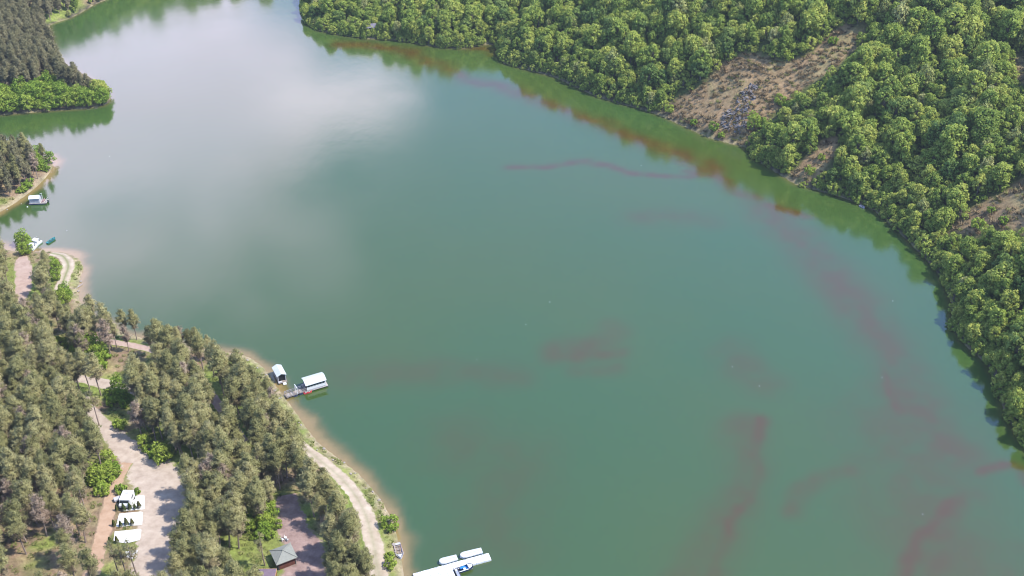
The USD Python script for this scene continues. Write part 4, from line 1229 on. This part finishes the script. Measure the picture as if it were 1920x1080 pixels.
for i, (u, v) in enumerate(((536, 1011), (530, 1014.5), (538.5, 1014.5))):
    g = ground(u, v)
    t = thing('garden_chair', ('white garden chair farthest from the pavilion', 'white garden chair left behind the pavilion', 'white garden chair right behind the pavilion')[i], 'chair', g, .7 * i)
    part(t, 'seat', box(.45, .45, .05, (0, 0, .43)), white)
    part(t, 'backrest', box(.05, .45, .5, (-.22, 0, .7)), white)
    for x_ in (-.2, .2):
        for y_ in (-.2, .2):
            part(t, 'leg', box(.05, .05, .42, (x_, y_, .21)), white)
g = ground(497, 1098)
t = thing('shed', 'low shed with a flat mauve roof cut by the bottom edge', 'shed', g, .02)
part(t, 'roof', box(4.4, 3.4, .12, (0, 0, 2.4)), mauve)
part(t, 'fascia', cat_mesh([box(4.5, .06, .2, (0, s * 1.73, 2.36)) for s in (-1, 1)] + [box(.06, 3.4, .2, (s * 2.23, 0, 2.36)) for s in (-1, 1)]), timber)
part(t, 'wall', cat_mesh([box(3.8, .1, 2.3, (0, s * 1.4, 1.15)) for s in (-1, 1)] + [box(.1, 2.7, 2.3, (s * 1.85, 0, 1.15)) for s in (-1, 1)]), timber)
part(t, 'door', box(.9, .06, 1.9, (.4, -1.47, .95)), darkw)
for s in (-1, 1):
    part(t, 'post', box(.14, .14, 2.3, (2.1, s * 1.55, 1.15)), timber)
# --- lone hut on the far point
g = ground(697, 60)
t = thing('hut', 'lone hut with a pale lilac roof among trees on the far hooked point', 'hut', g, .15)
part(t, 'wall', cat_mesh([box(3.2, .12, 2.4, (0, s * 1.3, 1.2)) for s in (-1, 1)] + [box(.12, 2.5, 2.4, (s * 1.55, 0, 1.2)) for s in (-1, 1)]), darkw)
rf = gable(4.2, 3.2, 1.2, .4)
rf.apply_translation((0, 0, 2.4))
part(t, 'roof', rf, plain('dull_lilac_roof', (.12, .11, .14), .8, .15, 2.0))
part(t, 'door', box(.8, .06, 1.8, (.3, -1.38, .9)), timber)

# --- white parking bays, motorhome, cars
for i, (pl, tx) in enumerate((([(252, 930), (274, 928), (275, 957), (226, 962), (226, 950)], 'white bay beside the van'), ([(222, 964), (272, 960), (270, 989), (214, 992)], 'white bay between the two upper rows of little conifers'),
                              ([(213, 996), (269, 991), (266, 1016), (236, 1022), (210, 1018)], 'white bay below the second row of little conifers'), ([(232, 1034), (262, 1030), (258, 1050), (236, 1052)], 'last white bay under the sparse pines'))):
    poly = Polygon(on_ground(pl)).buffer(.5).buffer(-.78)
    b = poly.bounds
    gx, gy = np.meshgrid(np.arange(b[0] + .4, b[2], .8), np.arange(b[1] + .4, b[3], .8))
    inner = [pt for pt in zip(gx.ravel(), gy.ravel()) if poly.buffer(-.25).contains(Point(pt))]
    bd = [poly.exterior.interpolate(s_).coords[0] for s_ in np.arange(0, poly.length, .6)]
    P = np.array(bd + inner)
    from scipy.spatial import Delaunay
    tr_ = Delaunay(P).simplices
    tr_ = tr_[[poly.buffer(.02).contains(Point(P[q].mean(0))) for q in tr_]]
    cr = np.cross(P[tr_[:, 1]] - P[tr_[:, 0]], P[tr_[:, 2]] - P[tr_[:, 0]])
    tr_[cr < 0] = tr_[cr < 0][:, ::-1]
    m = usdkit.mesh(stage, numbered('/World', 'parking_bay'), (np.c_[P, height(P[:, 0], P[:, 1]) + .13], tr_), bay_m, True)
    prim_color(m, 'rut', np.zeros((len(P), 3)))
    prim_color(m, 'cover', np.zeros((len(P), 3)) + .2)
    tag(m.GetPrim(), tx, 'parking bay', kind='structure')
g = ground(239.5, 944)
t = thing('van', 'white boxy van parked in the top white bay', 'van', g, -PI / 2 - .02)
part(t, 'body', box(2.9, 2.25, 1.65, (-.35, 0, 1.2), bevel=.12), white)
part(t, 'cab', box(.9, 2.1, .95, (1.5, 0, .85), bevel=.15), white)
part(t, 'windscreen', box(.1, 1.7, .62, (1.22, 0, 1.55), ry=-.6), glassy)
for s in (-1, 1):
    part(t, 'side_window', box(1.0, .04, .45, (-.4, s * 1.13, 1.5)), glassy)
    part(t, 'headlight', box(.06, .3, .2, (1.96, s * .75, .8)), metal)
    for x_ in (-1.2, 1.3):
        m = trimesh.creation.cylinder(.34, .24, sections=16)
        m.apply_transform(trimesh.transformations.rotation_matrix(PI / 2, [1, 0, 0]))
        m.apply_translation((x_, s * .98, .34))
        part(t, 'wheel', m, rubber)
part(t, 'bumper', box(.16, 2.0, .26, (1.98, 0, .48)), cardark)
part(t, 'roof_hatch', box(.6, .6, .08, (-.8, 0, 2.06)), offwhite)


def car(u, v, rz, paint, label):
    g = ground(u, v)
    t = thing('parked_car', label, 'car', g, rz)
    part(t, 'body', box(4.1, 1.72, .62, (0, 0, .62), bevel=.14), paint)
    cab = trimesh.convex.convex_hull(np.array([(-1.7, s * .78, .9) for s in (-1, 1)] + [(1.0, s * .78, .9) for s in (-1, 1)] + [(-1.25, s * .62, 1.42) for s in (-1, 1)] + [(.35, s * .62, 1.42) for s in (-1, 1)]))
    part(t, 'windows', cab, glassy)
    part(t, 'roof', box(1.62, 1.22, .07, (-.45, 0, 1.45), bevel=.03), paint)
    for s in (-1, 1):
        part(t, 'headlight', box(.08, .35, .14, (2.03, s * .6, .7)), metal)
        for x_ in (-1.25, 1.3):
            m = trimesh.creation.cylinder(.32, .2, sections=16)
            m.apply_transform(trimesh.transformations.rotation_matrix(PI / 2, [1, 0, 0]))
            m.apply_translation((x_, s * .78, .32))
            part(t, 'wheel', m, rubber)


car(341, 1004, 2.6, cardark, 'dark car half hidden under the pines right of the parking ground')
car(345, 1043, 2.9, carblue, 'blue car half hidden under the pines below the dark car')
g = ground(221, 941)
t = thing('trailer', 'small grey trailer left of the van', 'trailer', g, .6)
part(t, 'box', box(1.3, .95, .5, (0, 0, .6), bevel=.05), offwhite)
part(t, 'drawbar', tube([(.6, 0, .45), (1.4, 0, .4)], .04, 6), metal)
for s in (-1, 1):
    m = trimesh.creation.cylinder(.26, .14, sections=12)
    m.apply_transform(trimesh.transformations.rotation_matrix(PI / 2, [1, 0, 0]))
    m.apply_translation((0, s * .56, .26))
    part(t, 'wheel', m, rubber)

# little conifers between the bays
path = '/World/tree_models/conifer'
UsdGeom.Xform.Define(stage, path)
rng = np.random.default_rng(77)
n = 900
hh = rng.random(n) ** .8
aa = rng.uniform(0, 2 * PI, n)
rr = .36 * (1 - hh) ** .85 * rng.uniform(.75, 1.1, n)
c = np.stack([rr * np.cos(aa), rr * np.sin(aa), .12 + hh * 1.5], 1)
ax = np.stack([np.cos(aa) * .6, np.sin(aa) * .6, np.ones(n)], 1) + rng.normal(size=(n, 3)) * .25
ax /= np.linalg.norm(ax, axis=1, keepdims=True)
usdkit.mesh(stage, path + '/trunk', tube([(0, 0, -.1), (0, 0, .8), (0, 0, 1.4)], [.05, .04, .01], 6), bark2_m, True)
leafy(path + '/crown', tri_fan(c, ax, np.full((n, 1), .2), np.full((n, 1), .05), rng), rng.uniform(.1, .4, n), np.stack([np.cos(aa), np.sin(aa), .5 + 0 * aa], 1), thuja_m)
ordn = ['first', 'second', 'third', 'fourth', 'fifth']
for rowi, (rn, pp) in enumerate((('beside the van', [(220, 959), (233, 958), (244.5, 956.5), (254, 955.5), (262.5, 955)]), ('below the middle white bay', [(215, 988), (227.5, 988), (238.5, 986.5), (249, 985)]), ('at the top of the last bay', [(208, 1021), (220.5, 1019)]))):
    for i, (u, v) in enumerate(pp):
        g = ground(u, v)
        place('conifer_shrub', f'small conical conifer, {ordn[i]} from left, row {rn}', 'shrub', 'small conifers between the white bays', path, (g[0], g[1], g[2] + .1, i * 1.3 + rowi, 1.0 + .12 * ((i * 5 + rowi) % 3 - 1)))

# ------------------------------------------------------------------ rocks and stones
def stone(r, seed, flat=.6):
    rng = np.random.default_rng(seed)
    m = trimesh.creation.icosphere(2, r)
    d = m.vertices / r
    k = 1 + .55 * (meshkit.fbm(d * 1.4 + seed, 3, seed)[:, None] - .5)
    m.vertices = d * r * k * np.array([1, rng.uniform(.7, 1), flat])
    m.apply_transform(trimesh.transformations.rotation_matrix(rng.uniform(0, 6), [0, 0, 1]))
    return m


rng = np.random.default_rng(31)
g0 = ground(1385, 215)
t = thing('rock_outcrop', 'grey broken rock outcrop at the foot of the large bare slope', 'rock outcrop', g0)
OUT = Polygon(on_ground([(1350, 238), (1356, 214), (1376, 196), (1390, 172), (1408, 160), (1420, 164), (1418, 182), (1404, 204), (1396, 240), (1384, 254), (1366, 250)])).buffer(0)
b = OUT.bounds
c = 0
while c < 170:
    px, py = rng.uniform(b[0], b[2]), rng.uniform(b[1], b[3])
    if OUT.contains(Point(px, py)):
        sz = rng.uniform(.35, 1.15)
        m = trimesh.convex.convex_hull(rng.normal(size=(9, 3)) * np.array([1.1, .6, .5]) * sz * .62)
        m.apply_transform(trimesh.transformations.euler_matrix(rng.normal() * .4, rng.normal() * .3, .9 + rng.normal() * .5))
        m.apply_translation((px - g0[0], py - g0[1], float(height(px, py)) - g0[2] + .1))
        part(t, 'rock', m, rock_m)
        c += 1
SH = [(470, 672), (476, 682), (486, 690), (494, 697), (500, 706), (504, 714), (517, 731), (524, 740), (531, 748), (548, 770), (556, 786), (563, 796), (571, 806), (583, 822), (596, 836), (612, 847), (628, 858), (640, 868), (651, 876), (657, 883), (668, 892), (679, 901), (690, 912),
      (700, 926), (709, 938), (717, 950), (724, 962), (730, 978), (735, 990), (739, 1004), (742, 1018), (745, 1036), (747, 1052), (750, 1066), (148, 553), (151, 530), (154, 522), (152, 546), (60, 362), (40, 378), (16, 391)]
boulders = []
for i, (u, v) in enumerate(SH):
    if i % 4 == 1 and u > 200:
        continue
    g = ground(u + rng.uniform(-8, 2), v + rng.uniform(-9, 9))
    m = stone(rng.uniform(.14, .42) * (1.3 if i % 7 == 0 else 1), 600 + i)
    m.apply_translation((g[0], g[1], g[2] + .1))
    ms_ = usdkit.mesh(stage, numbered('/World', 'boulder'), m, stone_m, 30)
    zn = 'on the upper left cove shore' if v < 400 else 'on the headland beach' if u < 200 else 'on the bank above the boathouses' if v < 725 else 'on the grassy bank below the gangway' if v < 830 else 'at the waterline beside the shore road' if v < 960 else 'at the waterline near the white rowing boat'
    boulders.append((ms_.GetPrim(), (f'pale stone {zn}', u, v), f'pale stones {zn}'))
for (pr, _, gr), lb in zip(boulders, single_out([b_[1] for b_ in boulders])):
    tag(pr, lb, 'stone', gr)
g = ground(146, 541)
t = thing('driftwood', 'bleached driftwood pole on the headland beach', 'driftwood', (g[0], g[1], g[2] + .12), 1.1)
part(t, 'trunk', tube([(-1.7, 0, 0), (0, .1, .05), (1.9, 0, .1)], [.12, .1, .05], 6), plank2, True)
part(t, 'branch', tube([(.4, .05, .05), (1.0, .5, .3)], [.06, .02], 5), plank2)

# shrubs that stand alone
for u, v, sc_, k, tx in ((733, 992, .95, 0, 'round green shrub at the waterline above the white rowing boat'), (733, 1064, .8, 2, 'green shrub on the bank just below the rowing boat'), (731, 1046, .6, 2, 'low green shrub on the bank left of the rowing boat'),
                         (228, 924, .8, 2, 'green bush behind the van and trailer'), (258, 927, .5, 2, 'low green bush right behind the van'), (1462, 196, 1.1, 0, 'green bush in the middle right of the large bare slope'), (1474, 204, .9, 2, 'lower green bush beside the one on the bare slope'),
                         (1338, 245, 1.0, 0, 'yellow-green bush at the water foot of the bare slope'), (1300, 236, .8, 2, 'small bush at the left foot of the bare slope'), (1254, 213, .9, 0, 'yellow-green bush at the left corner of the bare slope'), (1412, 246, 1.1, 1, 'upright green bush right of the grey outcrop'),
                         (1476, 114, 1.0, 0, 'green bush at the upper edge of the bare slope'), (1560, 84, .9, 0, 'bush at the narrow top of the bare slope'), (1352, 258, .8, 2, 'low bush below the grey outcrop at the water'), (1430, 238, .9, 0, 'bush at the lower right corner of the bare slope'),
                         (1540, 300, .8, 2, 'low bush on the narrow bare streak'), (1516, 330, .9, 0, 'yellowish bush at the foot of the narrow bare streak'), (1830, 432, 1.0, 0, 'bush on the lower edge of the right bare patch'), (1856, 400, .7, 2, 'low bush in the middle of the right bare patch'), (1880, 420, .8, 2, 'low bush right of the middle of the right bare patch')):
    g = ground(u, v)
    place('bush', tx, 'bush', None, BRIGHT[k], (g[0], g[1], g[2] - .15, rng.uniform(0, 6), sc_))

# a few pines that stand out singly
for u, v, k, sc_, tx in ((262, 1092, 2, .95, 'thin sparse pine in front of the last white bay, rightmost of three'), (243, 1090, 2, .9, 'thin sparse pine in front of the last white bay, middle of three'), (226, 1086, 4, .85, 'sparse pine in front of the last white bay, leftmost of three'),
                         (362, 1046, 0, -1, 'mid-height pine standing in front of the dark car'), (352, 1072, 1, -.95, 'mid-height pine standing in front of the blue car'), (371, 1030, 3, -.9, 'slender pine just right of the dark car'), (170, 980, 2, .95, 'bare-stemmed pine leaning beside the reddish path'), (497, 1062, 3, .8, 'lone slim pine on the grass left of the pavilion'), (187, 800, 2, .9, 'tall thin pine beside the narrow start of the gravel road')):
    g = ground(u, v)
    place('pine_tree', tx, 'pine tree', None, SPARSE if sc_ > 0 else PINES[k], (g[0], g[1], g[2], rng.uniform(0, 6), abs(sc_)))

# grass and dry herbs on the open ground (uncountable)
rng = np.random.default_rng(91)
for i in range(3):
    path = f'/World/tree_models/tuft_{i}'
    UsdGeom.Xform.Define(stage, path)
    n = 70
    aa = rng.uniform(0, 2 * PI, n)
    rr = rng.random(n) ** .5 * .45
    ax = np.stack([np.cos(aa) * .7, np.sin(aa) * .7, np.ones(n)], 1) + rng.normal(size=(n, 3)) * .3
    ax /= np.linalg.norm(ax, axis=1, keepdims=True)
    if i == 0:
        grass_m = leaf_mat('meadow_grass', (.10, .14, .03), (.17, .20, .05), (.27, .25, .11), .3)
        dry_m = leaf_mat('dry_herbs', (.13, .10, .05), (.22, .165, .09), (.28, .22, .13), .2)
    leafy(path + '/blades', tri_fan(np.stack([rr * np.cos(aa), rr * np.sin(aa), -.05 + 0 * aa], 1), ax, rng.uniform(.2, .5, (n, 1)) * (1.3 if i == 2 else 1), rng.uniform(.04, .09, (n, 1)), rng), rng.uniform(0, .35, n), ax * [.5, .5, 1] + [0, 0, .6], dry_m if i == 2 else grass_m)
tf = []
x, y, z, d, u, v, dep = scatter(-160, 10, 90, 290, .95, 12)
q = is_left(x, y, u, v) & (u > -30) & (v < 1130)
road = inside([gg.buffer(.1) for gg in KEEP_W], x, y)
dens_ = np.where(inside(GREEN_W, x, y), .6, .22) * (fb(x, y, 5, 7) * 1.6)
q &= ~road & (rng.random(len(x)) < dens_) & (d > .6)
tf += [(x[i], y[i], z[i], rng.uniform(0, 6), rng.uniform(.6, 1.3), rng.integers(0, 2)) for i in np.nonzero(q)[0]]
instancer('meadow_grass', 'patchy green grass on the left bank and clearings', tf, [f'/World/tree_models/tuft_{i}' for i in range(3)])
x, y, z, d, u, v, dep = scatter(30, 260, 150, 480, 1.0, 13)
q = inside(BARE_W, x, y) & (rng.random(len(x)) < .75 * fb(x, y, 6, 17) + .1)
tf = [(x[i], y[i], z[i], rng.uniform(0, 6), rng.uniform(.8, 2.0), 2 if rng.random() < .8 else 0) for i in np.nonzero(q)[0]]
instancer('dry_herbs', 'dry brown herbs and grass tufts on the bare slopes', tf, [f'/World/tree_models/tuft_{i}' for i in range(3)])
